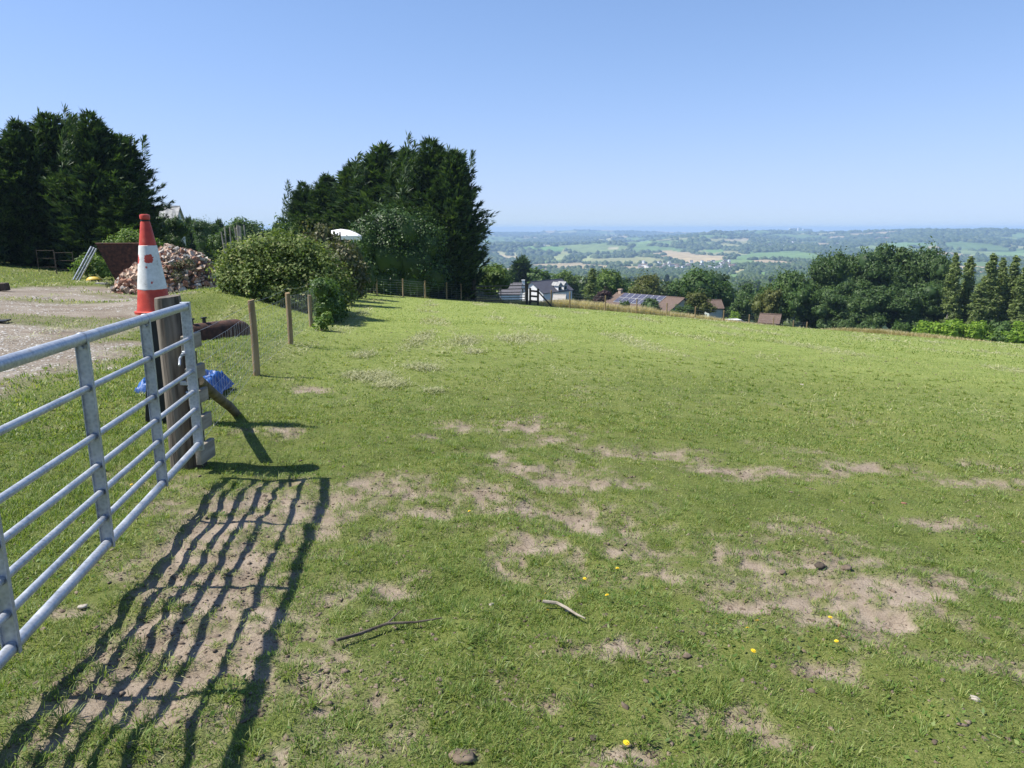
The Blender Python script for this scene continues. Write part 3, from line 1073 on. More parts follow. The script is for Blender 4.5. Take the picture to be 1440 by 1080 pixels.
tree('scrubbush', "twiggy_shrub", 474, 337, 30, 84, "twiggy thin shrub beneath the white marquee", "shrub")
tree('darkbush', "dark_shrub", 497, 338, 37, 52, "dark leafy shrub between bramble bush and ivy mound", "shrub")

# ivy mound under the conifers
def shoot_leaves(rng, lobes, n, leaf):
    """long stray shoots sticking out of a bush, leaves up both sides"""
    parts = []
    for _ in range(n):
        l = lobes[int(rng.integers(len(lobes)))]
        d = rvec(rng, 1)[0]; d[2] = abs(d[2]) * .8 + .35; d = d / np.linalg.norm(d)
        p0 = np.array(l[:3]) + d * np.array(l[3:]) * .9
        L = rng.uniform(.25, .6) * (1 if leaf < .12 else 1.6)
        k = int(12 + L * 10)
        t = np.linspace(0, 1, k)
        bend = rvec(rng, 1)[0] * .25
        p = p0 + d * (L * t)[:, None] + bend * (L * t ** 2)[:, None]
        ld = unit(rng.normal(size=(k, 3)) + d * .5)
        Ls = leaf * rng.uniform(.5, 1.1, k) * (1.1 - .6 * t)
        parts.append(leaf_quads(p, ld, unit(rng.normal(size=(k, 3)) * .5 + np.array([0, 0, 1])), Ls, Ls * .6))
        parts.append(leaf_quads(np.array([p0]), np.array([d + bend * .4]), rvec(rng, 1), np.array([L]), np.array([.012])))
    return parts


def mound(name, seed, px, base_py, y, lobes, mat, ns, nl, leaf, label, cat, shoots=0, **kw):
    c = P(px, base_py, y)
    o = empty(name, (c[0], c[1], gz(c[0], c[1]) - .1), 0, label, cat)
    rng = np.random.default_rng(seed)
    vf = lobes_crown(seed, lobes, ns, nl, leaf, **kw)
    if shoots:
        vf = merge([vf] + shoot_leaves(rng, lobes, shoots, leaf))
    link("foliage", np_mesh("foliage", *vf, mat), o)
    for l in lobes[::3]:
        b = MB()
        b.tube([(l[0] * .6, l[1] * .6, -.2), (l[0] * .8, l[1] * .8, l[2] * .5), (l[0], l[1], l[2] + l[5] * .4)], [.04, .03, .010], 5)
        b.build("stem", M['bark'], o)
    return o


z0 = gz(*P(560, 415, 48)[:2])
mound("ivy_mound", 500, 560, 415, 48,
      [(-1.9, 0, 3.6, 1.3, 1.3, 1.5), (-.6, .2, 4.5, 1.5, 1.4, 1.35), (.7, .1, 4.3, 1.4, 1.4, 1.5), (1.9, .3, 3.4, 1.2, 1.3, 1.6), (-2.0, .1, 2.0, 1.2, 1.2, 1.6),
       (-.5, -.1, 2.6, 1.6, 1.3, 1.8), (1.2, -.1, 2.2, 1.6, 1.3, 1.8), (2.3, .2, 1.4, 1.2, 1.2, 1.4), (-.6, 0, 1.0, 1.8, 1.1, 1.2), (1.0, 0, .8, 1.8, 1.1, 1.1), (-2.3, .3, .8, .9, .9, 1.0)],
      M['ivy'], 60, 30, .16, "big rounded mound of dark ivy below the conifers", "ivy", core=.8, shoots=60)

# the bramble bush by the rubble
BR = [(-1.55, -.1, 1.0, .75, .8, .85), (-.95, 0, 1.45, .85, .9, .75), (-.2, .1, 1.65, .9, .95, .72), (.55, .1, 1.45, .9, .9, .75), (1.15, .1, 1.05, .8, .85, .8),
      (-1.3, -.5, .55, .75, .6, .7), (-.5, -.55, .75, .8, .65, .8), (.4, -.55, .7, .85, .65, .8), (1.2, -.35, .5, .8, .7, .65), (1.7, -.1, .45, .6, .7, .6), (-1.75, .1, .5, .5, .6, .6),
      (.9, -.75, .2, .7, .5, .5), (0, -.75, .3, .7, .5, .5)]
BR = [tuple(q * .88 for q in l) for l in BR]
mound("bramble_bush", 510, 402, 405, 21.5, BR, M['bramble'], 75, 34, .095, "large bramble bush between the rubble heap and the wire fence", "bush", core=.6, sub=.42, shoots=150)
# overgrown fence end: dark clump that casts the shade on the field
_hl = [(-.15 - .225 * q + _rng.uniform(-.12, .12), q, zz + _rng.uniform(-.06, .06), .34 + .03 * q, .5, hh + .04 * q) for q in (0, .6, 1.3, 2.1, 3.0, 4.0, 5.0) for zz, hh in ((.15, .32), (.55, .34), (.9, .28))]
mound("overgrown_hedge", 511, 468, 476, 19.3, _hl, M['oak'], 40, 22, .08, "low dark hedge grown over the wire fence at the bramble's right end", "hedge", shoots=26)
mound("weed_clump", 512, 180, 345, 32.5, [(-.45, 0, .28, .5, .5, .34), (.25, 0, .5, .6, .5, .45), (.85, .1, .35, .5, .5, .4)], M['weed'], 34, 20, .10, "bright weeds growing out of the rusty hopper", "weeds", core=.4).location.z = P(166, 352, 32.5)[2]
mound("weed_clump", 513, 132, 388, 36.0, [(-.4, 0, .6, .5, .4, .65), (.2, 0, .7, .5, .4, .6), (.45, 0, .35, .5, .4, .5)], M['weed'], 36, 20, .11, "leafy weeds behind the leaning metal rails", "weeds", core=.4)
mound("weed_clump", 514, 156, 396, 31.5, [(0, 0, .1, .3, .2, .2), (.35, 0, .1, .25, .2, .16)], M['scrub'], 18, 14, .07, "dry low weeds at the left foot of the rubble heap", "weeds", core=.3)
mound("weed_clump", 515, 452, 468, 17.0, [(0, 0, .2, .16, .16, .22), (.12, .1, .32, .13, .16, .2)], M['weed'], 26, 16, .07, "pale upright weeds at the foot of the third fence post", "weeds", core=.2)

# ------------------------------------------------------------------ the gate
A = np.array([-2.43, 5.30]); B = np.array([-1.90, 2.35])
gd = (B - A) / np.linalg.norm(B - A)
GATE_ROT = math.atan2(gd[1], gd[0])
gate = empty("field_gate", (A[0], A[1], .02), GATE_ROT, "galvanised seven bar metal field gate in the left foreground", "gate")
LG = 3.72
SL = .021
def gz_local(s, h): return h + SL * s
RAILS = [(1.118, .029), (.872, .0165), (.625, .0165), (.470, .0165), (.330, .0165), (.190, .0165), (.050, .024)]
for h, r in RAILS:
    b = MB()
    x0 = .0
    pts = [(x0 + (LG - x0) * t, 0, gz_local(x0 + (LG - x0) * t, h)) for t in np.linspace(0, 1, 6)]
    b.tube(pts, r, 16)
    for s in (.945, 1.90, 2.89):            # weld beads where the stays cross
        b.tube([(s - .012, 0, gz_local(s, h)), (s - .006, 0, gz_local(s, h)), (s + .008, 0, gz_local(s, h)), (s + .014, 0, gz_local(s, h))], [r * 1.02, r * 1.13, r * 1.15, r * 1.02], 16, cap=False)
    b.build("rail", M['galv'], gate, smooth=True)
for i, s in enumerate((.012, .945, 1.90, 2.89, LG - .012)):
    b = MB()
    w = .062 if i else .068
    t = .009 if 0 < i < 4 else .034
    b.box((s, 0, gz_local(s, .575)), (t, w, 1.10 if 0 < i < 4 else 1.15), 0, None, 0, .003)
    if 0 < i < 4:                           # folded edges of the pressed strap
        for sg in (-1, 1):
            b.box((s + .009, sg * (w / 2 - .0025), gz_local(s, .575)), (.020, .004, 1.09))
        b.tube([(s - .01, 0, gz_local(s, 1.075)), (s + .026, 0, gz_local(s, 1.075))], .008, 8)
    st = b.build("stile" if i in (0, 4) else "stay", M['galv'], gate)
b = MB()
b.tube([(.0, -.055, .76), (.07, -.06, .735), (.085, -.06, .70), (.10, -.06, .69)], .009, 8)
b.tube([(-.14, -.04, .765), (.10, -.04, .765)], .009, 8)
b.box((.01, -.04, .765), (.03, .03, .035), 0, None, 0, .004)
b.build("latch", M['galv'], gate, smooth=True)

# ------------------------------------------------------------------ posts by the gate
def round_post(h, r, seed, top_r=.97, mat=None):
    rng = np.random.default_rng(seed)
    n = 28; prof = []
    vs = []; fs = []
    zs = [-.3, 0, .25, .5, .75, .95, 1.0]
    ph = rng.uniform(0, 6.28, 3)
    for iz, t in enumerate(zs):
        z = t * h if t > 0 else t
        for k in range(n):
            a = 2 * math.pi * k / n
            rr = r * (1 + .035 * math.sin(2 * a + ph[0]) + .02 * math.sin(5 * a + ph[1] + 2 * t) + rng.uniform(-.012, .012)) * (1.06 - .08 * max(t, 0))
            if t == 1.0: rr *= .955
            vs.append((rr * math.cos(a) + .01 * math.sin(3 * t), rr * math.sin(a), z + (.010 * math.sin(a + 1) if t > .9 else 0)))
    for i in range(len(zs) - 1):
        for k in range(n):
            j = (k + 1) % n
            fs.append((i * n + k, i * n + j, (i + 1) * n + j, (i + 1) * n + k))
    b = MB(); b.add(vs, fs)
    b.add([vs[(len(zs) - 1) * n + k] for k in range(n)], [tuple(range(n))])
    return b


pz = gz(-2.72, 5.62)
post = empty("gate_post", (-2.715, 5.62, pz), 0, "thick round weathered timber gate post in front of the cone", "post")
round_post(1.18 - pz + .0, .097, 3).build("shaft", M['postwood'], post, smooth=True)
b = MB(); b.box((.11, -.05, .70), (.10, .05, .035), 0, None, 0, .004); b.box((.15, -.06, .66), (.06, .04, .03), 0, None, 0, .004); b.tube([(.10, -.05, .62), (.16, -.06, .62)], .012, 8)
b.build("latch_plate", M['galv'], post)

stub = empty("rail_stub", (-2.515, 5.52, gz(-2.5, 5.5)), 0, "short stack of grey sawn boards fixed beside the gate post", "boards")
b = MB(); b.box((-.075, .10, .42), (.09, .09, 1.05), 0, None, 0, .006); b.build("upright", M['darkwood'], stub)
for i, (z, hh, dx, dy) in enumerate([(1.045, .115, 0, 0), (.795, .105, .0, .02), (.60, .105, .015, 0), (.385, .115, .02, .01), (.145, .15, .03, .0)]):
    b = MB(); b.box((dx, dy, z), (.045, .27, hh), 0, None, 0, .004, .002, np.random.default_rng(i)); b.build("board", M['greywood'], stub)

by = 7.05
bx = P(223, 600, by)[0]
bz = gz(bx, by)
pil = empty("black_pillar", (bx, by, bz), 0, "square black pillar with pale cap, the cone sits on it", "pillar")
ptop = P(225, 446, by)[2]
pil.rotation_euler = (0, math.atan2(P(225, 446, by)[0] - bx, ptop - bz), .12)
b = MB(); b.box((0, 0, (ptop - bz) / 2 - .15), (.19, .19, ptop - bz + .30), 0, None, 0, .008); b.build("shaft", M['black'], pil)
b = MB(); b.box((-.02, 0, ptop - bz + .02), (.26, .24, .045), 0, None, 0, .008); b.build("cap", M['capstone'], pil)
cone = empty("traffic_cone", (P(218, 440, by)[0], by, ptop + .052), 0, "red and white traffic cone with scuffed sleeve standing on the black pillar", "traffic cone")
b = MB()
b.box((0, 0, .0), (.46, .46, .001))
b = MB(); prof = [(.200, -.012), (.203, .012), (.178, .020), (.172, .04), (.146, .235), (.149, .238), (.090, .663), (.086, .666), (.050, .885), (.043, .90), (.043, .915), (.050, .922), (.052, .952), (.046, .965), (.026, .968)]
b.lathe(prof, 40)
b.build("body", M['cone'], cone, smooth=True)
b = MB(); b.lathe([(.0435, .0), (.0465, .004), (.0465, .012), (.0435, .016)], 32, c=(0, 0, .899)); b.build("groove_band", M['black'], cone, smooth=True)
cone.scale = (.90, .90, .975)

# brace log
p0 = Vector((-2.60, 5.78, .47)); g1 = G(337, 578); p1 = Vector((g1[0], g1[1], g1[2] - .08))
br = empty("brace_log", (p1.x, p1.y, p1.z), 0, "slanting round timber brace from the boards down to the grass", "brace")
b = MB(); d_ = p0 - p1
b.tube([Vector((0, 0, 0)), d_ * .33 + Vector((.01, 0, .01)), d_ * .66, d_], [.044, .046, .044, .042], 14); b.build("log", M['bracewood'], br, smooth=True)

# ------------------------------------------------------------------ wire fences
def fence(name, posts, label, r=.045, hgt=1.1, wires=(.1, .22, .34, .46, .60, .76, .92, 1.06), vert=.3, mat='tanwood', start=None, wr=.0016, square=False, upto=.92):
    """posts: list of (x,y,height or None)"""
    x0, y0 = posts[0][:2]
    z0_ = gz(x0, y0)
    o = empty(name, (x0, y0, z0_), 0, label, "fence")
    line = ([start] if start else []) + [(p[0], p[1]) for p in posts]
    for i, p in enumerate(posts):
        x, y = p[:2]; h = p[2] if len(p) > 2 and p[2] else hgt
        b = round_post(h, r, 50 + i)
        link("post", b.mesh("post", M[mat], True), o, (x - x0, y - y0, gz(x, y) - z0_), i * 1.3)
    b = MB()
    rng = np.random.default_rng(9)
    for (xa, ya), (xb, yb) in zip(line[:-1], line[1:]):
        za, zb = gz(xa, ya) - z0_, gz(xb, yb) - z0_
        L = math.hypot(xb - xa, yb - ya)
        for w in wires:
            pts = [(xa + (xb - xa) * t - x0, ya + (yb - ya) * t - y0, za + (zb - za) * t + w - .035 * math.sin(math.pi * t) * (1 if w > .9 else .6) + rng.uniform(-.006, .006)) for t in (0, .25, .5, .75, 1)]
            b.tube(pts, wr, 4, cap=False)
        if vert:
            for t in np.arange(vert / L, 1, vert / L):
                x = xa + (xb - xa) * t - x0; yy = ya + (yb - ya) * t - y0; z = za + (zb - za) * t
                b.tube([(x, yy, z + wires[0] - .02), (x + rng.uniform(-.01, .01), yy, z + upto - .035 * math.sin(math.pi * t))], wr * .8, 4, cap=False)
    b.build("wire_netting", M['wire'], o)
    return o


PA = []
for (px, top, bot, y) in [(357, 422, 535, 10.1), (407, 412, 497, 13.4), (437, 415, 475, 18.0)]:
    q = P(px, (top + bot) / 2, y)
    PA.append((q[0], q[1], P(px, top, y)[2] - gz(q[0], q[1])))
for (px, y) in [(459, 21.5), (478, 25.5), (494, 31)]:
    q = P(px, 440, y); PA.append((q[0], q[1], 1.1))
fence("stock_fence", PA, "wire netting fence on tan round posts running from gate to hedge", .048, start=(-2.66, 5.7), vert=.16, wr=.0017)
PB = [(P(px, 410, y)[0], y, 1.15) for px, y in [(506, 40), (530, 43), (567, 45), (598, 46.5), (628, 48), (648, 49.5)]]
fence("stock_fence", PB, "wire fence on thin posts in the shade under the ivy and conifers", .05, vert=.6, wr=.004)
EDGE = [(775, 431, 54.5), (801, 434, 55.5), (851, 440, 58.5), (895, 444, 61), (937, 448, 63.5), (977, 452, 66), (1017, 455, 68), (1053, 458, 70.5), (1087, 461, 72.5), (1115, 463, 74.2), (1134, 465, 75.5)]
PC = [(P(px, py, y)[0], y, 1.25) for px, py, y in EDGE]
fence("stock_fence", PC, "post and wire fence along the far edge of the field, tan grass behind", .055, vert=0, wires=(.2, .45, .7, .95, 1.15), wr=.005)
rl = MB()
qe = P(1134, 462, 75.5)

# far field gate and its rails
g0 = P(667, 421, 51.5); g1_ = P(741, 421, 52.5)
fz = gz((g0[0] + g1_[0]) / 2, 52)
dx, dy = g1_[0] - g0[0], g1_[1] - g0[1]
LF = math.hypot(dx, dy)
fgate = empty("far_gate", (g0[0], g0[1], fz), math.atan2(dy, dx), "closed grey bar gate on the far side of the field", "gate")
for i, h in enumerate((.18, .36, .54, .74, .98, 1.22)):
    b = MB(); b.tube([(.12, 0, h), (LF - .12, 0, h)], .028 if i < 5 else .034, 8); b.build("rail", M['postwood'], fgate, smooth=True)  # dark timber tone, also standing in for the conifers' shade
for s in (.14, LF * .5, LF - .14):
    b = MB(); b.box((s, 0, .70), (.05, .03, 1.08)); b.build("stay", M['postwood'], fgate)
for (q, lb) in ((g0, "left square timber post of the far field gate"), (g1_, "right square timber post of the far field gate")):
    pp = empty("gate_post", (q[0], q[1], gz(q[0], q[1])), 0, lb, "post")
    b = MB(); b.box((0, 0, .60), (.20, .20, 1.80), 0, None, 0, .015); b.build("shaft", M['darkwood'], pp)
    b = MB(); b.box((0, 0, 1.52), (.205, .205, .05), 0, None, .4); b.build("top", M['darkwood'], pp)


def rail_fence(pxa, pxb, ya, yb, label, nposts, brace=None):
    a = P(pxa, 421, ya); c = P(pxb, 421, yb)
    za = gz(a[0], a[1])
    o = empty("rail_fence", (a[0], a[1], za), math.atan2(c[1] - a[1], c[0] - a[0]), label, "fence")
    L = math.hypot(c[0] - a[0], c[1] - a[1]); dz = gz(c[0], c[1]) - za
    for t in np.linspace(0, 1, nposts):
        b = MB(); b.box((L * t, .07, .5 + dz * t), (.13, .12, 1.5), 0, None, 0, .01); b.build("post", M['darkwood'], o)
    for h in (.30, .66, 1.04):
        b = MB(); an = math.atan2(dz, L)
        from mathutils import Matrix
        b.box((L / 2, -.012, h + dz / 2), (L + .1, .04, .14), 0, Matrix.Rotation(-an, 3, 'Y')); b.build("rail", M['darkwood'], o)
    if brace:
        b = MB(); b.tube([(brace[0], -.06, brace[1]), (brace[2], -.1, brace[3])], .055, 8); b.build("brace", M['darkwood'], o)
    return o


rail_fence(746, 757, 52.6, 52.8, "short dark three rail fence right of the far gate, with brace", 2, (.55, 1.0, 1.75, -.25))
rail_fence(656, 664, 51.3, 51.5, "short dark three rail fence left of the far gate, with brace", 2, (-.1, .95, -1.1, -.05))

# ------------------------------------------------------------------ yard things
# rubble heap
def rubble():
    rng = np.random.default_rng(77)
    c = P(238, 398, 29.0); cx, cy = c[0], c[1]; cz = gz(cx, cy)
    hx, hy, hz = 2.15, 1.7, 1.85

    def top(u, v):
        d = (u / hx) ** 2 + (v / hy) ** 2
        k = np.clip(1 - d, 0, 1) ** .75
        skew = 1 + .22 * np.clip((u - .1) / hx, -1, 1)
        return hz * k * skew * (.86 + .28 * fbm(u * 1.3 + 9, v * 1.3, 6, 2))
    n = 1900
    a = rng.uniform(0, 6.28, n); rr = np.sqrt(rng.uniform(0, 1.06, n))
    u = hx * rr * np.cos(a); v = hy * rr * np.sin(a)
    z = top(u, v)
    from mathutils import Euler
    b = MB()
    for i in range(n):
        s = .07 + .17 * rng.uniform() ** 2.2
        sh = (s * rng.uniform(.9, 1.7), s * rng.uniform(.6, 1.0), s * rng.uniform(.35, .8))
        mi = int(rng.choice([0, 1, 2, 3], p=[.46, .34, .08, .12]))
        b.box((u[i], v[i], z[i] - .02 + rng.uniform(-.05, .03)), sh, mi, Euler(rng.uniform(-1.2, 1.2, 3)).to_matrix(), rng.uniform(0, .3), 0, s * .13, rng)
    o = b.build("rubble_heap", [M['brick'], M['palebrick'], M['concrete'], M['soil']], None, (cx, cy, cz))
    tag(o, "heap of broken bricks and mortar behind the traffic cone", "rubble", kind="stuff")
    vv, ff = blob_quads(rng, (0, 0, -.1), (hx * .93, hy * .93, hz * .90), 26, 14, .05)
    core = link("earth_core", np_mesh("earth_core", vv, ff, M['soil']), o)
    core["kind"] = "stuff"
    kinds = [("brick_lump", M['brick'], "broken red brick lying loose on the rubble heap", "brick", .13),
             ("mortar_lump", M['palebrick'], "pale pinkish lump of mortared brick on the rubble heap", "rubble lump", .15),
             ("concrete_lump", M['concrete'], "grey white concrete lump on the rubble heap", "rubble lump", .17)]
    for nm, mat, lb, cat, s in kinds:
        meshes = []
        for q in range(3):
            b = MB(); b.box((0, 0, 0), (s * rng.uniform(1.2, 1.8), s * rng.uniform(.8, 1.1), s * rng.uniform(.5, .75)), 0, None, .15, s * .06, s * .07, rng)
            meshes.append(b.mesh(nm, mat))
        for q in range(22):
            a = rng.uniform(math.pi, 2 * math.pi) if rng.uniform() < .8 else rng.uniform(0, 6.28)
            rr = math.sqrt(rng.uniform(.05, 1))
            uu, vv_ = hx * rr * math.cos(a), hy * rr * math.sin(a)
            l = link(nm, meshes[q % 3], None, (cx + uu, cy + vv_, cz + float(top(np.array(uu), np.array(vv_))) + .035))
            l.rotation_euler = rng.uniform(-.8, .8, 3)
            tag(l, lb, cat, nm.replace('_', ' ') + "s on the rubble heap")
    mound("weed_clump", 520, 250, 360, 27.9, [(-.2, 0, 0, .35, .2, .28), (.25, .1, .12, .3, .2, .3), (.05, -.2, -.35, .3, .2, .3)], M['scrub'], 20, 14, .07, "dry green weeds growing on the face of the rubble heap", "weeds", core=0).location.z = cz + 1.1
    for (px, py, sx, lb) in ((143, 400, .5, "flat grey concrete slab at the left foot of the rubble heap"),):
        q = G(px, py); b = MB(); b.box((0, 0, .04), (sx, .35, .09), 0, None, .05, .01, .01, rng)
        tag(b.build("concrete_slab", M['concrete'], None, tuple(q), .2), lb, "slab")


rubble()

# rusty hopper
hq = P(186, 391, 32.5); hzr = gz(hq[0], hq[1])
hop = empty("rusty_hopper", (hq[0], hq[1], hzr), .12, "rusty brown steel hopper full of weeds beside the rubble", "hopper")
zt = P(186, 342, 32.5)[2] - hzr
b = MB(); w1, w0, d1, d0 = 1.05, .48, .8, .42
b.add([(-w0, -d0, .12), (w0, -d0, .12), (w0, d0, .12), (-w0, d0, .12), (-w1, -d1, zt), (w1, -d1, zt), (w1, d1, zt), (-w1, d1, zt)],
      [(3, 2, 1, 0), (0, 1, 5, 4), (1, 2, 6, 5), (2, 3, 7, 6), (3, 0, 4, 7)])
b.build("tub", M['rust'], hop)
b = MB()
for (a_, c_) in (((-w1, -d1), (w1, -d1)), ((w1, -d1), (w1, d1)), ((w1, d1), (-w1, d1)), ((-w1, d1), (-w1, -d1))):
    b.tube([(a_[0], a_[1], zt), (c_[0], c_[1], zt)], .035, 8)
b.build("rim", M['rust'], hop)
b = MB(); b.box((0, 0, zt - .12), (2 * w1 - .1, 2 * d1 - .1, .1)); b.build("soil_fill", M['soil'], hop)
for sx in (-.4, .4):
    for sy in (-.3, .3):
        b = MB(); b.box((sx, sy, .03), (.1, .1, .24)); b.build("foot", M['rust'], hop)

# leaning silver rails
la = G(107, 394); lt = P(133, 346, la[1] + .25)
rails = empty("leaning_rails", tuple(la), 0, "bundle of long silver metal channels leaning beside the hopper", "metal channels")
for i, ox in enumerate((-.15, 0, .14)):
    b = MB(); dv = Vector(lt - la)
    off = Vector((ox, 0, -.02))
    b.tube([off, off + dv * (1.0 - .03 * i)], .042, 4); b.build("channel", M['galv'], rails)

# upturned yellow tub
yq = G(133, 396)
yt = empty("yellow_tub", tuple(yq), .2, "upturned dented yellow tub lying in the grass left of the rubble", "tub")
rng_ = np.random.default_rng(4)
vs = []; fs = []
for i in range(7):
    th_ = i / 6 * math.pi / 2
    for k in range(24):
        a_ = 2 * math.pi * k / 24
        vs.append((.36 * math.cos(a_) * math.cos(th_) ** .7 * (1 + rng_.uniform(-.02, .02)), .26 * math.sin(a_) * math.cos(th_) ** .7, .03 + .22 * math.sin(th_) + (.10 * max(0, math.cos(a_ + 1.0)) if i == 0 else 0)))
for i in range(6):
    for k in range(24):
        j = (k + 1) % 24
        fs.append((i * 24 + k, i * 24 + j, (i + 1) * 24 + j, (i + 1) * 24 + k))
b = MB(); b.add(vs, fs); b.build("shell", M['yellow'], yt, smooth=True)
b = MB(); b.box((.10, -.17, .05), (.34, .16, .09), 0, None, .2, .02); b.build("hollow_shade_block", M['black'], yt)  # black block stands in for the shade inside the tub

# black blocks at the yard's left edge
q = G(0, 408); o = empty("dark_block", (q[0] - .1, q[1], q[2]), .1, "dark timber block on the grass at the left edge, upper one", "block")
b = MB(); b.box((0, 0, .12), (.75, .28, .26), 0, None, .04, .02, .01, rng_); b.build("timber", M['darkwood'], o)
b = MB(); b.box((.1, -.145, .12), (.05, .012, .20)); b.build("strap", M['rust'], o)
q = G(-4, 453); o = empty("rubber_mat", (q[0], q[1], q[2]), .2, "black rubber mat edge curling up from the yard at left", "mat")
b = MB()
xs = np.linspace(-.3, .22, 9)
top_ = [(x, -.12, .03 + .05 * (x + .3) ** 2) for x in xs] + [(x, .15, .03 + .07 * (x + .3) ** 2) for x in xs[::-1]]
n_ = len(top_)
b.add(top_ + [(x, y, z - .03) for x, y, z in top_], [tuple(range(n_)), tuple(range(2 * n_ - 1, n_ - 1, -1))] + [(i, i + n_, (i + 1) % n_ + n_, (i + 1) % n_) for i in range(n_)])
b.build("sheet", M['black'], o)

# metal hurdle, coloured dark in place of the conifers' shade
def hurdle(pxa, pxb, py, y, label):
    a = P(pxa, py, y); c = P(pxb, py, y)
    z = gz(a[0], a[1]); L = c[0] - a[0]
    o = empty("metal_hurdle", (a[0], a[1], z), 0, label, "hurdle")
    for s in (0, L):
        b = MB(); b.tube([(s, 0, -.2), (s, 0, 1.15)], .018, 8); b.build("leg", M['darkwood'], o)
    for h in (.25, .7, 1.1):
        b = MB(); b.tube([(0, 0, h), (L, 0, h)], .011, 8); b.build("rail", M['darkwood'], o)


hurdle(56, 80, 388, 37.5, "metal hurdle coloured dark for shade left of the silver rails")
hurdle(81, 106, 389, 37, "low metal hurdle coloured dark for shade between the shaded fence and the silver rails")

# rusty beam with two lugs, seen through the netting
ra = P(266, 466, 13.6); rb = P(344, 462, 14.6)
rz = gz(rb[0], rb[1])
beam = empty("rusty_trough", (ra[0], ra[1], gz(ra[0], ra[1])), math.atan2(rb[1] - ra[1], rb[0] - ra[0]), "rusty upturned metal trough lying behind the wire netting", "trough")
L = math.hypot(rb[0] - ra[0], rb[1] - ra[1])
sec = [(-.2, 0), (-.19, .16), (-.14, .26), (-.05, .31), (.05, .31), (.14, .26), (.19, .16), (.2, 0)]
vs = []; fs = []
for i, x in enumerate(np.linspace(0, L, 8)):
    k = 1 - (.22 if i == 7 else 0)
    dz = (rz - gz(ra[0], ra[1])) * x / L
    for (yy, zz) in sec:
        vs.append((x + (.10 * (1 - zz / .31) if i == 7 else 0), yy * k, zz * k * (1 + .12 * x / L) + dz + .02))
for i in range(7):
    for k in range(7):
        fs.append((i * 8 + k, i * 8 + k + 1, (i + 1) * 8 + k + 1, (i + 1) * 8 + k))
fs += [tuple(range(8)), tuple(range(63, 55, -1))]
b = MB(); b.add(vs, fs); b.build("shell", M['rust'], beam, smooth=True)
for s in (.07, .33):
    b = MB(); b.box((s, 0, .37), (.06, .05, .14), 0, None, 0, .008); b.box((s, 0, .43), (.10, .07, .03), 0, None, 0, .006); b.build("lug", M['black'], beam)

# blue tarpaulin: one crumpled sheet behind the posts
tq = G(258, 556)
def tarp():
    nu, nv = 64, 40
    U, V = np.meshgrid(np.linspace(-1, 1, nu), np.linspace(-1, 1, nv))
    n1 = fbm(U * 2.2 + 3, V * 2.2, 91, 3); n2 = fbm(U * 6 + 3, V * 6, 92, 3)
    ridge = 1 - np.abs(2 * n2 - 1)
    edge = np.clip(1 - np.maximum(np.abs(U), np.abs(V)) ** 4, 0, 1)
    two = np.exp(-((U - .60) / .30) ** 2) * 1.0 + np.exp(-((U + .72) / .26) ** 2) * .85 + .18
    n3 = fbm(U * 11 + 5, V * 11, 95, 2); z = np.minimum(edge * 1.6, 1) * np.minimum(two, .7) * .9 * (.16 * n1 + .17 * ridge + .10 * (1 - np.abs(2 * n3 - 1)))
    x = U * .52 + .07 * (fbm(U * 3, V * 3, 93, 2) - .5); y = V * .34 + .10 * (fbm(U * 3 + 9, V * 3, 94, 2) - .5)
    v = np.stack([x, y, z + .01], -1).reshape(-1, 3)
    i = np.arange(nv - 1)[:, None]; j = np.arange(nu - 1)[None]
    f = np.stack([i * nu + j, i * nu + j + 1, (i + 1) * nu + j + 1, (i + 1) * nu + j], -1).reshape(-1, 4)
    me = np_mesh("tarpaulin", v, f, M['tarp'], smooth=False)
    o = link("tarpaulin", me, None, tuple(tq + np.array([-.10, .25, 0])), .05)
    tag(o, "crumpled bright blue tarpaulin on the grass behind the gate post", "tarpaulin")


tarp()

# dead stems and marquee
sq = P(330, 345, 30)
ds = empty("dead_stems", (sq[0], sq[1], gz(sq[0], sq[1])), 0, "bare bleached dead stems standing behind the bramble bush", "dead tree")
rng_ = np.random.default_rng(14)
for (px, py, ln) in ((311, 326, -.15), (316, 318, .05), (323, 319, .04), (330, 320, -.1), (334, 317, .02), (337, 318, .04), (343, 316, 0)):
    q = P(px, py, 30); b = MB()
    h = q[2] - gz(sq[0], sq[1]); x = q[0] - sq[0]
    w = .07 if px in (334, 337) else .035
    b.tube([(x - ln * 1.2, 0, 0), (x - ln * .6, .03, h * .6), (x, 0, h)], [w * 1.3, w, w * .7], 7)
    b.build("stem", M['deadwood'], ds)

mq = P(480, 332, 44)
mz = gz(mq[0], mq[1])
mar = empty("white_marquee", (mq[0], mq[1], mz), .1, "white canvas garden marquee top between the bushes and conifers", "marquee")
mt = P(478, 322, 44)[2] - mz
W2 = 1.25
vs = []; fs = []
for i, (r, z) in enumerate([(1.0, mt - .62), (1.0, mt - .40), (.8, mt - .26), (.45, mt - .08), (.02, mt)]):
    for k in range(8):
        a_ = 2 * math.pi * (k + .5) / 8
        vs.append((W2 * r * math.cos(a_), W2 * r * math.sin(a_), z))
for i in range(4):
    for k in range(8):
        j = (k + 1) % 8
        fs.append((i * 8 + k, i * 8 + j, (i + 1) * 8 + j, (i + 1) * 8 + k))
b = MB(); b.add(vs, fs); b.build("canopy", M['canvas'], mar)
for sx in (-1, 1):
    for sy in (-1, 1):
        b = MB(); b.tube([(sx * .8, sy * .8, 0), (sx * .8, sy * .8, mt - .5)], .03, 8); b.build("leg", M['galv'], mar)
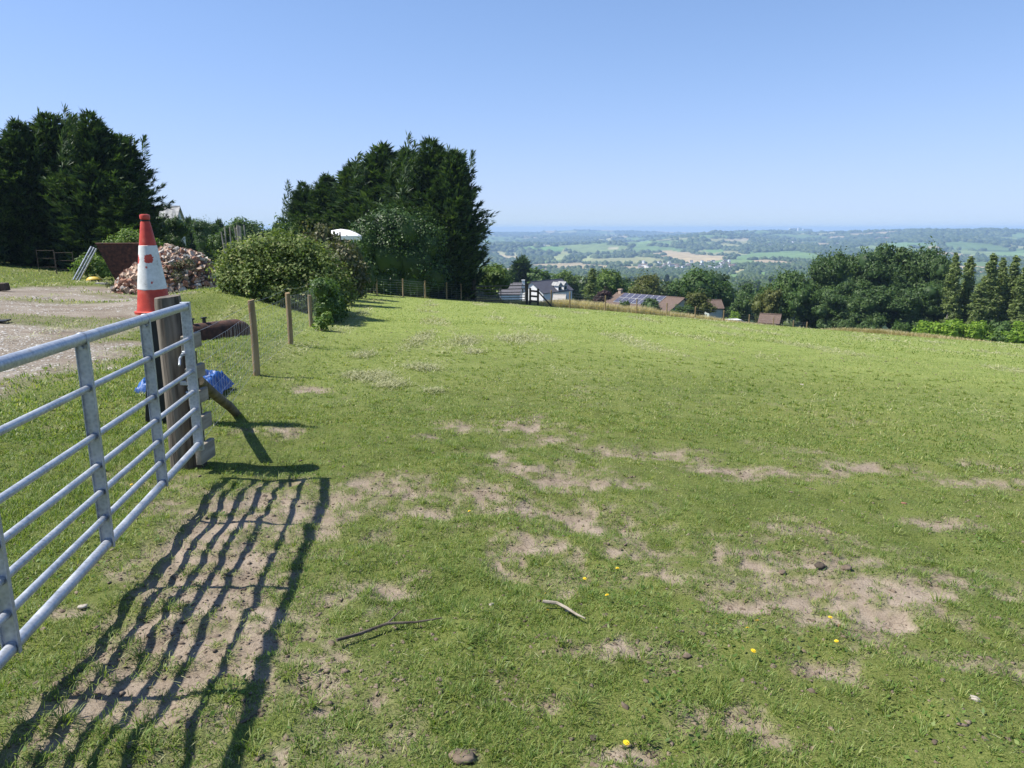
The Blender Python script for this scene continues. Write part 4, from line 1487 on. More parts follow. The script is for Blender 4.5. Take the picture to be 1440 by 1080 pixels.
for (px, lb) in ((456, "thin grey stake left of the marquee"), (470, "dark stake in front of the marquee, left one"), (478, "dark stake in front of the marquee, right one")):
    q = P(px, 318 if px == 456 else 326, 38); b = MB(); h = q[2] - gz(q[0], q[1])
    b.tube([(0, 0, -.2), (.02, 0, h * .5), (0, 0, h)], [.05, .045, .04], 8)
    b.box((0, 0, h - .2), (.012, .12, .02))
    tag(b.build("stake", M['deadwood'] if px == 456 else M['darkwood'], None, (q[0], q[1], gz(q[0], q[1]))), lb, "stake")

# ------------------------------------------------------------------ buildings
def gable_house(name, loc, rot, L, W, wh, rh, label, cat, wall, roof, over=.3, parts=None, chimney=None, windows=(), base=0.0, corr=False):
    """local X along the ridge, gable at +X. loc: centre at the eaves level"""
    o = empty(name, loc, rot, label, cat)
    hl, hw = L / 2, W / 2
    b = MB()
    b.add([(-hl, -hw, base - wh), (hl, -hw, base - wh), (hl, hw, base - wh), (-hl, hw, base - wh), (-hl, -hw, 0), (hl, -hw, 0), (hl, hw, 0), (-hl, hw, 0), (-hl, 0, rh), (hl, 0, rh)],
          [(0, 1, 5, 4), (1, 2, 6, 9, 5), (2, 3, 7, 6), (3, 0, 4, 8, 7)])
    b.build("wall", wall, o)
    b = MB()
    th = .12; ox = hl + over; oy = hw + over; dz = -rh * over / hw
    for s in (-1, 1):
        if corr:
            n = int(L / .45); xs = np.linspace(-ox, ox, 2 * n)
            vs = []; fs = []
            for i, x in enumerate(xs):
                e = .05 * (i % 2)
                vs += [(x, 0, rh + th + e), (x, s * oy, dz + th + e)]
            for i in range(len(xs) - 1):
                q = (2 * i, 2 * i + 2, 2 * i + 3, 2 * i + 1)
                fs.append(q if s < 0 else q[::-1])
            b.add(vs, fs)
        p = [(-ox, 0, rh + .01), (ox, 0, rh + .01), (ox, s * oy, dz + .01), (-ox, s * oy, dz + .01)]
        b.add(p + [(x, y, z + th) for x, y, z in p], [(3, 2, 1, 0), (4, 5, 6, 7), (0, 1, 5, 4), (1, 2, 6, 5), (2, 3, 7, 6), (3, 0, 4, 7)])
    b.tube([(-ox, 0, rh + th), (ox, 0, rh + th)], .10, 6)
    rf = b.build("roof", roof, o)
    if chimney:
        b = MB(); b.box((chimney[0], chimney[1], chimney[2]), chimney[3]); b.box((chimney[0], chimney[1], chimney[2] + chimney[3][2] / 2 + .06), (chimney[3][0] + .14, chimney[3][1] + .14, .12))
        b.build("chimney", chimney[4], rf)
    for (x, y, z, sx, sy, sz) in windows:
        b = MB()
        if sx > sy: b.box((x, y, z), (sx + .16, sy, sz + .16))
        else: b.box((x, y, z), (sx, sy + .16, sz + .16))
        w = b.build("window", M['white'], o)
        b = MB()
        if sx > sy:
            sgn = -1 if y < 0 else 1
            for k in (-1, 1): b.box((x + k * sx / 4, y + sgn * .035, z), (sx / 2 - .06, sy, sz))
        else:
            sgn = -1 if x < 0 else 1
            for k in (-1, 1): b.box((x + sgn * .035, y + k * sy / 4, z), (sx, sy / 2 - .06, sz))
        b.build("pane", M['windowglass'], w)
    return o


# white house beyond the field
D = 150.0
hc = P(767, 392.3, D); ez = P(745, 412, D - 6)[2]
RH = P(746, 393.5, D)[2] - ez
white = gable_house("white_house", (hc[0] + .3, hc[1], ez), math.radians(-128.5), 10.4, 5.8, 7.5, RH - .2, "white house with slate roof and two dormers beyond the far gate", "house", M['white'], M['slate'], .28,
                    windows=[(5.21, 1.2, -2.6, .05, .9, 1.0), (1.5, 2.91, -2.4, 1.2, .05, 1.1), (-2.0, 2.91, -2.4, 1.2, .05, 1.1)])
for (s) in (-.6, -2.6):      # dormers on the right hand slope
    b = MB()
    b.box((s, 2.2, .55), (1.3, 1.5, 1.1)); b.build("dormer_wall", M['white'], white)
    b = MB(); x0, x1 = s - .85, s + .85
    b.add([(x0, 1.2, 1.12), (x1, 1.2, 1.12), (x1, 3.15, 1.12), (x0, 3.15, 1.12), (s, 1.2, 1.85), (s, 3.15, 1.85)], [(0, 3, 5, 4), (1, 4, 5, 2), (3, 2, 5), (0, 4, 1)])
    b.build("dormer_roof", M['greytile'], white)
    b = MB(); b.box((s, 2.97, .55), (.9, .05, .75)); w = b.build("window", M['windowglass'], white)
e_ = P(719, 412, 142)
gable_house("slate_outbuilding", (e_[0], e_[1], e_[2]), math.radians(-8), 3.9, 4.4, 6, 1.9, "low slate roofed outbuilding left of the white house", "outbuilding", M['white'], M['slate'], .2,
            chimney=(2.35, .4, 1.6, (.55, .55, 1.7), M['white']))
e_ = P(787, 421, 138)
gable_house("pale_roof_shed", (e_[0], e_[1], e_[2]), math.radians(-10), 2.2, 2.2, 4, .85, "small shed with pale roof in front of the white house", "shed", M['white'], M['concrete'], .15)

# brown bungalow with solar panels
D = 100.0
rc = P(913, 416.5, D); LB, WB, RB = 10.6, 7.0, 1.45
bun = gable_house("brown_bungalow", (rc[0], rc[1], rc[2] - RB), math.radians(-45), LB, WB, 3.6, RB, "brown roofed bungalow with solar panels beyond the boundary fence", "bungalow", M['wallgreen'], M['redtile'], .4,
                  chimney=(-5.0, .0, RB + .1, (.45, .45, 1.0), M['palebrick']), windows=[(-2.5, -3.51, -1.1, 2.4, .05, 1.0), (1.8, -3.51, -1.1, 1.8, .05, 1.0), (5.31, 0, -1.2, .05, 1.4, 1.1)])
from mathutils import Matrix
an = math.atan2(RB, WB / 2)
for i in range(7):
    for j in range(2):
        x = -3.75 + i * 1.02; v = .75 + j * 1.45
        y = -v * math.cos(an); z = RB - v * math.sin(an) + .20
        b = MB(); b.box((x, y, z), (.97, 1.38, .05), 0, Matrix.Rotation(an, 3, 'X')); pn = b.build("solar_panel", M['whitemetal'], bun)
        b = MB(); b.box((x, y - .03 * math.sin(an) * 1, z + .03 * math.cos(an)), (.90, 1.31, .03), 0, Matrix.Rotation(an, 3, 'X')); b.build("cell_sheet", M['solar'], pn)
e_ = P(1003, 432, 108)
gable_house("brown_garage", (e_[0], e_[1], e_[2]), math.radians(0), 2.0, 3.2, 3.5, 1.0, "small brown roofed garage right of the bungalow", "garage", M['wallgreen'], M['redtile'], .2)
e_ = P(1083, 452, 102)
gable_house("brown_hut", (e_[0], e_[1], e_[2]), math.radians(-30), 2.5, 2.0, 3, .95, "small hut with dark brown roof under the trees by the fence", "hut", M['darkwood'], M['redtile'], .25)
# shed in the yard
_a = P(251, 291, 60); _rot = math.radians(15); _L = 8.0
gable_house("white_shed", (_a[0] - math.cos(_rot) * _L / 2, _a[1] - math.sin(_rot) * _L / 2, _a[2] - 1.15), _rot, _L, 3.6, 5.0, 1.05, "white shed with grey corrugated roof behind the yard conifers", "shed", M['whitemetal'], M['greytile'], .12, corr=True)

# white car by the bungalow
cq = P(1031, 449, 96)
car = empty("parked_car", (cq[0], cq[1], cq[2] - 1.45), .1, "white parked car half hidden by tan grass beyond the fence", "car")
b = MB(); prof = [(-2.1, .3), (-2.1, .75), (-1.9, .95), (-1.3, 1.0), (-.7, 1.42), (.9, 1.45), (1.6, 1.02), (2.05, .9), (2.1, .3)]
n_ = len(prof)
b.add([(x, -.82, z) for x, z in prof] + [(x, .82, z) for x, z in prof], [tuple(range(n_ - 1, -1, -1)), tuple(range(n_, 2 * n_))] + [(i, i + n_, (i + 1) % n_ + n_, (i + 1) % n_) for i in range(n_)])
b.build("body", M['carwhite'], car)
b = MB(); b.add([(-1.15, -.83, 1.02), (1.35, -.83, 1.04), (.85, -.83, 1.38), (-.68, -.83, 1.37)], [(0, 1, 2, 3)]); b.add([(-1.15, .83, 1.02), (1.35, .83, 1.04), (.85, .83, 1.38), (-.68, .83, 1.37)], [(3, 2, 1, 0)]); b.build("window", M['windowglass'], car)
for sx in (-1.3, 1.3):
    for sy in (-.78, .78):
        b = MB(); b.tube([(sx, sy - .09, .32), (sx, sy + .09, .32)], .32, 16); b.build("wheel", M['black'], car)

# ------------------------------------------------------------------ trees round the far side of the field
for (k, n, px, py, y, w, lb, cat) in [
    ('light', "light_green_tree", 690, 370, 64, 50, "small bright green tree right of the tall conifers", "tree"),
    ('dark2', "dark_tree", 716, 374, 172, 24, "dark upright tree behind the slate outbuilding, left one", "tree"),
    ('dark3', "dark_tree", 738, 375, 178, 30, "dark upright tree behind the slate outbuilding, right one", "tree"),
    ('light', "pale_tree", 796, 380, 176, 40, "pale green tree behind the white house roof", "tree"),
    ('poplar1', "narrow_tree", 833, 378, 112, 22, "narrow upright tree left of the copper tree", "tree"),
    ('light', "bright_tree", 853, 379, 128, 44, "bright yellow green tree behind the copper tree", "tree"),
    ('purple', "copper_tree", 851, 406, 104, 30, "dark copper leaved tree left of the bungalow chimney", "tree"),
    ('golden', "golden_tree", 908, 384, 135, 48, "round golden green tree behind the bungalow roof", "tree"),
    ('valley0', "round_tree", 936, 396, 140, 34, "soft green tree between the golden tree and the oak", "tree"),
    ('oak0', "oak_tree", 990, 376, 122, 76, "big round oak behind the bungalow's right end", "tree"),
    ('golden', "garden_tree", 984, 409, 92, 38, "rounded golden garden tree in front of the bungalow gable", "tree"),
    ('darkbush', "garden_shrub", 916, 419, 90, 32, "dark rounded shrub in front of the solar panels", "shrub"),
    ('shrub', "garden_shrub", 876, 422, 90, 18, "small green shrub by the bungalow chimney", "shrub"),
    ('shrub', "garden_shrub", 958, 428, 88, 32, "low shrub below the bungalow gable", "shrub"),
    ('laurelbush', "yellow_shrub", 1031, 438, 98, 18, "small yellow green shrub behind the white car", "shrub"),
    ('oak2', "rounded_tree", 1046, 400, 130, 40, "rounded green tree between oak and the right hand wood", "tree"),
    ('oak1', "rounded_tree", 1100, 379, 112, 56, "rounded oak at the left end of the right hand wood", "tree"),
    ('golden', "olive_tree", 1082, 404, 104, 36, "olive green tree above the brown hut", "tree"),
    ('oak2', "rounded_tree", 1136, 384, 106, 52, "broad green tree in front of the dark wood's left end", "tree"),
    ('dark0', "dark_tree", 1160, 358, 108, 58, "tall dark tree, first of the dark wood from the left", "tree"),
    ('dark1', "dark_tree", 1200, 350, 106, 76, "tall dark tree, second of the dark wood from the left", "tree"),
    ('dark2', "dark_tree", 1238, 345, 104, 78, "tallest dark tree in the middle of the dark wood", "tree"),
    ('dark3', "dark_tree", 1272, 349, 105, 74, "tall dark tree right of the tallest in the dark wood", "tree"),
    ('dark0', "dark_tree", 1302, 346, 103, 62, "pointed dark tree second from the right in the dark wood", "tree"),
    ('dark1', "dark_tree", 1322, 358, 100, 40, "dark tree at the right end of the dark wood by the poplars", "tree"),
    ('dark2', "dark_tree", 1182, 398, 98, 64, "lower dark tree in front of the dark wood, left one", "tree"),
    ('dark3', "dark_tree", 1228, 402, 96, 64, "lower dark tree in front of the dark wood, middle one", "tree"),
    ('dark1', "dark_tree", 1282, 400, 95, 66, "lower dark tree in front of the dark wood, right one", "tree"),
    ('poplar0', "poplar_tree", 1346, 357, 92, 25, "slim poplar next to the dark wood, first from the left", "tree"),
    ('poplar1', "poplar_tree", 1366, 362, 93, 27, "slim poplar, second from the left of the row", "tree"),
    ('poplar1', "poplar_tree", 1397, 358, 91, 29, "slim poplar, third from the left of the row", "tree"),
    ('poplar0', "poplar_tree", 1413, 364, 93, 26, "slim poplar, third from the right of the row", "tree"),
    ('poplar1', "poplar_tree", 1429, 361, 91, 27, "slim poplar, second from the right edge", "tree"),
    ('poplar0', "poplar_tree", 1444, 374, 89, 28, "slim poplar cut by the right edge of the photo", "tree"),
    ('poplar0', "young_poplar", 1381, 398, 88, 28, "short poplar filling the gap in the poplar row", "tree")]:
    tree(k, n, px, py, y, w, lb, cat)
for i, (px, py, y, w, k, lb) in enumerate([
    (1196, 448, 82, 30, 'darkbush', "low dark bush at the foot of the dark wood, left one"), (1228, 452, 82, 34, 'darkbush', "low dark bush at the foot of the dark wood, right one"),
    (1266, 452, 80, 32, 'shrub', "green bush where the bright hedge begins"), (1300, 452, 80, 44, 'laurelbush', "mid green laurel bush left of the brightest one"),
    (1342, 450, 79, 56, 'laurelbush', "brightest yellow green laurel bush below the first poplars"), (1378, 452, 78, 46, 'laurelbush', "yellow green laurel bush below the middle poplars"),
    (1410, 452, 77, 42, 'shrub', "darker green laurel bush between two bright ones"), (1436, 453, 76, 48, 'laurelbush', "bright laurel bush at the right edge of the photo")]):
    tree(k, "laurel_bush" if k == 'laurelbush' else "hedge_bush", px, py, y, w, lb, "bush", "bushes along the right edge of the field")

# trees of the valley slope, each its own
def valley():
    rng = np.random.default_rng(21)
    keys = ["valley0", "valley1", "valley2", "valley3", "valley4", "valleyfir", "valley2", "valley0"]
    names = {"valleyfir": ("fir_tree", "dark pointed fir in the wooded valley below the field", "valley firs"),
             "valley4": ("pale_tree", "pale green tree in the wooded valley below the field", "pale valley trees")}
    pts = []
    for _ in range(6000):
        if len(pts) >= 230: break
        az = math.radians(rng.uniform(-5, 23)); r = math.exp(rng.uniform(math.log(165), math.log(800)))
        x, y = r * math.sin(az), r * math.cos(az)
        if any((x - a) ** 2 + (y - b) ** 2 < (.020 * r + 3) ** 2 for a, b in pts): continue
        pxx, pyy = to_px(np.array([x]), np.array([y]), H0(np.array([x]), np.array([y])))
        skip = False
        for (pa, pb, qa, qb) in ((786, 828, 384, 404), (1014, 1044, 380, 394), (1064, 1082, 380, 392)):
            if pa < pxx[0] < pb and qa < pyy[0] < qb + 8: skip = True
        if skip: continue
        pts.append((x, y))
        k = keys[int(rng.integers(len(keys)))]
        crown, trunk, ph, pw = PROTO[k]
        nm, lb, gr = names.get(k, ("round_tree", "rounded green tree in the wooded valley below the field", "rounded valley trees"))
        o = empty(nm, (x, y, gz(x, y) - .3), rng.uniform(0, 6.28), lb, "tree", gr)
        s = rng.uniform(.75, 1.25)
        o.scale = (s, s, s * rng.uniform(.8, 1.15))
        link("crown", crown, o)
        if r < 320: link("trunk", trunk, o)


valley()


def far_woods():
    rng = np.random.default_rng(31)
    N = 60000
    az = np.radians(rng.uniform(-9, 41, N)); r = np.exp(rng.uniform(math.log(620), math.log(8500), N))
    x = r * np.sin(az); y = r * np.cos(az); z = H0(x, y)
    _, wd = landcover(x, y, z)
    k = np.where(wd)[0][:20000]
    x, y, z, r = x[k], y[k], z[k], r[k]
    n = len(k)
    u = np.array([(0, 0, 1), (.89, 0, .35), (.28, .85, .35), (-.72, .53, .35), (-.72, -.53, .35), (.28, -.85, .35), (.8, .5, -.35), (-.3, .9, -.35), (-1, 0, -.35), (-.3, -.9, -.35), (.8, -.5, -.35)], float)
    ft = np.array([(0, 1, 2), (0, 2, 3), (0, 3, 4), (0, 4, 5), (0, 5, 1), (1, 6, 2), (2, 7, 3), (3, 8, 4), (4, 9, 5), (5, 10, 1), (2, 6, 7), (3, 7, 8), (4, 8, 9), (5, 9, 10), (1, 10, 6)])
    sr = np.clip(r * .0042, 4.0, 17) * rng.uniform(.6, 1.3, n)
    sh = np.clip(np.clip(r * .0028, 4.0, 9) * rng.uniform(.7, 1.35, n), 3, 11)
    V = u[None] * np.stack([sr, sr, sh], -1)[:, None, :]
    V = V * rng.uniform(.72, 1.22, (n, 11, 1)) + np.stack([x, y, z + sh * .45], -1)[:, None, :]
    Fc = ft[None] + (np.arange(n) * 11)[:, None, None]
    me = np_mesh("far_woods", V.reshape(-1, 3), Fc.reshape(-1, 3), M['valleyleaf'], smooth=False)
    tag(link("far_woods", me), "far woods and hedgerows over the hills across the valley", "woodland", kind="stuff")


far_woods()


def far_houses():
    rng = np.random.default_rng(41)
    meshes = []
    for i in range(3):
        b = MB(); l, w, h, rh = [(11, 8, 6, 3.2), (16, 8, 5.5, 3), (9, 7, 6, 3)][i]
        b.add([(-l / 2, -w / 2, -4), (l / 2, -w / 2, -4), (l / 2, w / 2, -4), (-l / 2, w / 2, -4), (-l / 2, -w / 2, h), (l / 2, -w / 2, h), (l / 2, w / 2, h), (-l / 2, w / 2, h), (-l / 2, 0, h + rh), (l / 2, 0, h + rh)],
              [(0, 1, 5, 4), (1, 2, 6, 9, 5), (2, 3, 7, 6), (3, 0, 4, 8, 7)], 0)
        b.add([(-l / 2 - .4, -w / 2 - .4, h - .2), (l / 2 + .4, -w / 2 - .4, h - .2), (l / 2 + .4, 0, h + rh + .1), (-l / 2 - .4, 0, h + rh + .1), (-l / 2 - .4, w / 2 + .4, h - .2), (l / 2 + .4, w / 2 + .4, h - .2)], [(0, 1, 2, 3), (3, 2, 5, 4)], 1)
        for k in range(3):
            b.box((-l / 3 + k * l / 3, -w / 2 - .03, 2.6), (1.4, .1, 1.3), 2)
        meshes.append(b.mesh("far_house", [M['white'], [M['slate'], M['redtile'], M['greytile']][i], M['windowglass']]))
    spots = []
    for _ in range(42): spots.append((rng.uniform(895, 1035), rng.uniform(369.5, 381), "white house in the far village on the valley floor", "houses of the far village"))
    for _ in range(8): spots.append((rng.uniform(750, 785), rng.uniform(342, 347), "pale house in the hamlet high on the far left slope", "hamlet houses on the far slope"))
    for _ in range(14): spots.append((rng.uniform(1060, 1180), rng.uniform(333, 348), "white house scattered among woods on the right far slope", "scattered houses on the far slope"))
    for px, py, lb, gr in spots:
        q = G(px, py, 9000)
        if q[1] < 500: continue
        o = link("far_house", meshes[int(rng.integers(3))], None, (q[0], q[1], q[2] + 2.5), rng.uniform(-1, 1))
        s = rng.uniform(.55, .95); o.scale = (s, s, s)
        tag(o, lb, "house", gr)
    for (px, w, h, lb) in ((1115, 60, 14, "long white building on the skyline ridge, left one"), (1124, 30, 20, "tallest white block on the skyline ridge"), (1135, 70, 13, "long white building on the skyline ridge, right one")):
        t = np.geomspace(3500, 8000, 400); v = ray(px, 328)
        zz = H0(v[0] * t, v[1] * t); el = (zz - EYE) / t
        i = int(np.argmax(el))
        b = MB(); b.box((0, 0, h / 2 - 3), (w, 20, h + 6), 0)
        b.box((0, 0, h + .6), (w + 1, 21, 1.2), 1)
        for k in range(int(w // 8)): b.box((-w / 2 + 5 + 8 * k, -10.05, h * .5), (4, .3, 3), 2)
        o = b.build("ridge_building", [M['white'], M['greytile'], M['windowglass']], None, (v[0] * t[i], v[1] * t[i], zz[i] + 4))
        tag(o, lb, "building")


far_houses()

# ------------------------------------------------------------------ grass, clippings, clods, flowers
def blades(rng, x, y, z, L, W, tilt, az=None, bend=.6):
    n = len(x)
    if az is None: az = rng.uniform(0, 6.283, n)
    d = np.stack([np.cos(az), np.sin(az), np.zeros(n)], -1)
    fa = az + rng.normal(size=n) * .5 + math.pi / 2
    s = np.stack([np.cos(fa), np.sin(fa), np.zeros(n)], -1)
    b = np.stack([x, y, z - .006], -1)
    t1 = tilt; t2 = np.minimum(tilt + bend * rng.uniform(.2, 1.2, n), 1.75)
    m = b + (d * np.sin(t1)[:, None] + np.array([0, 0, 1]) * np.cos(t1)[:, None]) * (L * .55)[:, None]
    e = m + (d * np.sin(t2)[:, None] + np.array([0, 0, 1]) * np.cos(t2)[:, None]) * (L * .45)[:, None]
    w = (W * .5)[:, None]
    V = np.stack([b - s * w, b + s * w, m + s * w * .8, m - s * w * .8, e], 1).reshape(-1, 3)
    k = np.arange(n)[:, None] * 5
    return V, np.array([0, 1, 2, 3])[None] + k, np.array([3, 2, 4])[None] + k


def wedge(rng, n, r0, r1, half=43, pw=1.0):
    u = rng.uniform(0, 1, n)
    if pw == 1.0:
        r = r0 + (r1 - r0) * u
    else:
        r = (r0 ** pw + (r1 ** pw - r0 ** pw) * u) ** (1 / pw)
    a = np.radians(rng.uniform(-half, half, n))
    return r * np.sin(a), r * np.cos(a), r


GATE_A, GATE_B = A, B


def lush(x, y):
    """longer grass left of the gate and fence and on the bank"""
    fx = np.interp(y, [0, 2.35, 5.3, 10.1, 13.4, 18, 30], [-1.75, -1.95, -2.5, -3.75, -4.25, -5.1, -7.5])
    return sstep(.15, -.45, x - fx)


def build_grass():
    rng = np.random.default_rng(1)
    Vs = []; Q = []; T = []; MI = []; n0 = 0
    for (N, r0, r1, pw, l0, l1, w0, w1) in ((640000, 1.55, 8.5, .8, .014, .044, .0022, .0044), (340000, 7.5, 24, .7, .022, .052, .005, .011), (130000, 22, 58, .8, .04, .075, .012, .030)):
        x, y, r = wedge(rng, N, r0, r1, 43, pw)
        keep = rng.uniform(0, 1, N) > (dirt_mask(x, y) * .985 if r0 < 15 else np.zeros(N))
        keep &= rng.uniform(0, 1, N) > gravel_mask(x, y) * 1.05
        keep &= rng.uniform(0, 1, N) < .28 + .9 * sstep(.36, .56, fbm(x * (15 if r0 < 3 else 7), y * (15 if r0 < 3 else 7), 27, 2))
        keep &= r < edge_r(np.arctan2(x, y)) * 1.02
        x, y, r = x[keep], y[keep], r[keep]
        n = len(x)
        lu = lush(x, y)
        patch = fbm(x * 1.1, y * 1.1, 15, 3)
        L = rng.uniform(l0, l1, n) * (.45 + 1.1 * patch) * (1 + .45 * lu)
        far = sstep(4, 12, r)
        tilt = rng.uniform(.25, 1.35, n) * (1 - .25 * lu)
        W = rng.uniform(w0, w1, n) * (1 + .3 * lu)
        az = fbm(x * 1.7, y * 1.7, 16, 2) * 14 + rng.normal(size=n) * 2.2
        v, q, t = blades(rng, x, y, H(x, y), L, W, tilt, az)
        Vs.append(v); Q.append(q + n0); T.append(t + n0); n0 += len(v)
        MI.append((rng.uniform(0, 1, n) < .95 * sstep(3.5, 16, r) * (1 - .6 * lu)).astype(int))
    nt, nb_ = 2600, 26                     # denser tussocks
    x, y, r = wedge(rng, nt, 1.7, 16, 42, .8)
    keep = (rng.uniform(0, 1, nt) > dirt_mask(x, y)) & (rng.uniform(0, 1, nt) > gravel_mask(x, y))
    x, y, r = x[keep], y[keep], r[keep]; nt = len(x)
    sz = rng.uniform(.6, 1.3, nt)
    X = np.repeat(x, nb_); Y = np.repeat(y, nb_); S = np.repeat(sz, nb_); RR = np.repeat(r, nb_); k = len(X)
    aa = rng.uniform(0, 6.28, k); dd = rng.uniform(0, 1, k) ** .7 * .035 * S
    X = X + np.cos(aa) * dd; Y = Y + np.sin(aa) * dd
    v, q, t = blades(rng, X, Y, H(X, Y), rng.uniform(.03, .075, k) * S, rng.uniform(.0024, .0045, k) * np.maximum(1, RR / 5), rng.uniform(.1, .5, k) + dd * 14, aa + rng.normal(size=k) * .4, .9)
    Vs.append(v); Q.append(q + n0); T.append(t + n0); n0 += len(v)
    MI.append((rng.uniform(0, 1, k) < .8 * sstep(4, 16, RR)).astype(int))
    mi = np.concatenate(MI)
    me = np_mesh("grass", np.concatenate(Vs), np.concatenate(Q), [M['grass'], M['sward']], tri=np.concatenate(T), mat_idx=np.concatenate([mi, mi]))
    tag(link("grass", me), "short green grass of the grazed field", "grass", kind="stuff")
    # small broad weed leaves
    N = 42000
    x, y, r = wedge(rng, N, 1.6, 12, 43, .8)
    p = sstep(.50, .66, fbm(x * 1.6 + 7, y * 1.6, 18, 3)) * (1 - dirt_mask(x, y))
    keep = (rng.uniform(0, 1, N) < p * .85 + .05) & (rng.uniform(0, 1, N) > gravel_mask(x, y)) & (rng.uniform(0, 1, N) > dirt_mask(x, y))
    x, y = x[keep], y[keep]; n = len(x)
    az = rng.uniform(0, 6.28, n)
    el = rng.uniform(.05, .8, n)
    d = np.stack([np.cos(az) * np.cos(el), np.sin(az) * np.cos(el), np.sin(el)], -1)
    nn = unit(np.array([0, 0, 1]) + rng.normal(size=(n, 3)) * .35)
    L = rng.uniform(.010, .030, n)
    v, f = leaf_quads(np.stack([x, y, H(x, y) + rng.uniform(.002, .02, n)], -1), d, nn, L, L * rng.uniform(.35, .7, n))
    tag(link("low_weeds", np_mesh("low_weeds", v, f, M['weed'])), "small broad leaved weeds and clover between the grass", "weeds", kind="stuff")
    # cut grass left lying
    N = 220000
    x, y, r = wedge(rng, N, 9, 55, 40, .8)
    keep = rng.uniform(0, 1, N) < straw_mask(x, y)
    x1, y1 = x[keep], y[keep]
    x2, y2, _ = wedge(rng, 6000, 1.7, 12, 42, .8)
    k2 = rng.uniform(0, 1, 6000) < sstep(.4, .65, fbm(x2 * 1.5, y2 * 1.5, 26, 3))
    xs = [x1, x2[k2]]; ys = [y1, y2[k2]]
    for (px, py, hw, hh, k) in ((525, 530, 34, 8, 900), (548, 541, 26, 7, 700), (500, 528, 20, 5, 400), (596, 518, 30, 5, 500), (590, 478, 16, 14, 700), (655, 480, 22, 7, 600), (725, 478, 30, 6, 600), (665, 495, 16, 4, 250), (510, 500, 18, 6, 300), (610, 552, 18, 4, 200)):
        c = G(px, py); e = G(px + hw, py); f_ = G(px, py - hh); g_ = G(px, py + hh)
        q = rng.normal(size=(2 * k, 2)) * .5
        xs.append(c[0] + q[:, 0] * abs(e[0] - c[0])); ys.append(c[1] + q[:, 1] * (f_[1] - g_[1]) * .5)
    x = np.concatenate(xs); y = np.concatenate(ys); r = np.hypot(x, y); n = len(x)
    z = H(x, y)
    L = rng.uniform(.03, .10, n) * (.6 + .045 * np.minimum(r, 34)); W = L * (.045 + .065 * sstep(6, 14, r)) * (1 + r * .025); L = L * (.6 + .4 * sstep(5, 14, r))
    v, q, t = blades(rng, x, y, z + rng.uniform(.012, .045, n), L, W, rng.uniform(.9, 1.6, n), None, .3)
    tag(link("grass_clippings", np_mesh("grass_clippings", v, q, M['clipping'], tri=t)), "pale rows of cut grass lying on the field", "clippings", kind="stuff")
    # tall tan grass outside the boundary fence
    ex = np.array([P(px, py, yy)[0] for px, py, yy in [(640, 420, 50.2), (700, 424, 53)] + EDGE + [(1160, 464, 70), (1200, 467, 60), (1260, 471, 54), (1330, 477, 51), (1440, 484, 50)]])
    ey = np.array([50.2, 53] + [e[2] for e in EDGE] + [70, 60, 54, 51, 50])
    N = 42000
    k = rng.uniform(0, len(ex) - 1.001, N)
    i = k.astype(int); t_ = k - i
    x = ex[i] * (1 - t_) + ex[i + 1] * t_; y = ey[i] * (1 - t_) + ey[i + 1] * t_
    off = rng.uniform(.35, 3.2, N)
    tall = np.interp(x, [-4, -1, 2, 5, 28, 36, 60], [.5, .5, .45, .85, .7, .09, .07]) * (.75 + .5 * fbm(x * .5, y * .5, 19, 3))
    x = x - off * .12; y = y + off
    v, q, t = blades(rng, x, y, H(x, y), rng.uniform(.55, 1.0, N) * tall, rng.uniform(.015, .04, N), rng.uniform(.02, .35, N))
    tag(link("dry_grass", np_mesh("dry_grass", v, q, M['straw'], tri=t)), "tall dry tan grass outside the boundary fence", "dry grass", kind="stuff")
    # earth clods and droppings
    N = 80000
    x, y, r = wedge(rng, N, 1.6, 20, 42, .8)
    dm = dirt_mask(x, y)
    cl = sstep(.48, .66, fbm(x * 2.3, y * 2.3, 23, 3))
    keep = rng.uniform(0, 1, N) < np.clip(dm * (.10 + .7 * cl) + .8 * dm * (1 - dm) * 1.6 + .07 + .14 * cl, 0, 1)
    x, y, r = x[keep], y[keep], r[keep]; n = len(x)
    u = np.array([(0, 0, 1), (.89, 0, .35), (.28, .85, .35), (-.72, .53, .35), (-.72, -.53, .35), (.28, -.85, .35), (.8, .5, -.3), (-.3, .9, -.3), (-1, 0, -.3), (-.3, -.9, -.3), (.8, -.5, -.3)])
    ft = np.array([(0, 1, 2), (0, 2, 3), (0, 3, 4), (0, 4, 5), (0, 5, 1), (1, 6, 2), (2, 7, 3), (3, 8, 4), (4, 9, 5), (5, 10, 1), (2, 6, 7), (3, 7, 8), (4, 8, 9), (5, 9, 10), (1, 10, 6)])
    s = rng.uniform(.003, .0085, n) + .011 * rng.uniform(0, 1, n) ** 9
    s = s * np.maximum(1, r / 11)
    a = rng.uniform(0, 6.28, n)
    ca, sa = np.cos(a), np.sin(a)
    V = np.tile(u[None], (n, 1, 1)) * rng.uniform(.45, 1.4, (n, 11, 1)) * (s[:, None] * np.stack([rng.uniform(.8, 1.5, n), rng.uniform(.7, 1.1, n), rng.uniform(.3, .65, n)], 0).T)[:, None, :]
    X = V[..., 0] * ca[:, None] - V[..., 1] * sa[:, None]; Y = V[..., 0] * sa[:, None] + V[..., 1] * ca[:, None]
    V = np.stack([X + x[:, None], Y + y[:, None], V[..., 2] + (H(x, y) - .018 * dirt_mask(x, y))[:, None] + s[:, None] * .15], -1)
    fc = ft[None] + (np.arange(n) * 11)[:, None, None]
    tag(link("soil_clods", np_mesh("soil_clods", V.reshape(-1, 3), fc.reshape(-1, 3), M['soil'])), "crumbs and clods of dry earth on the bare patches", "soil clods", kind="stuff")


build_grass()


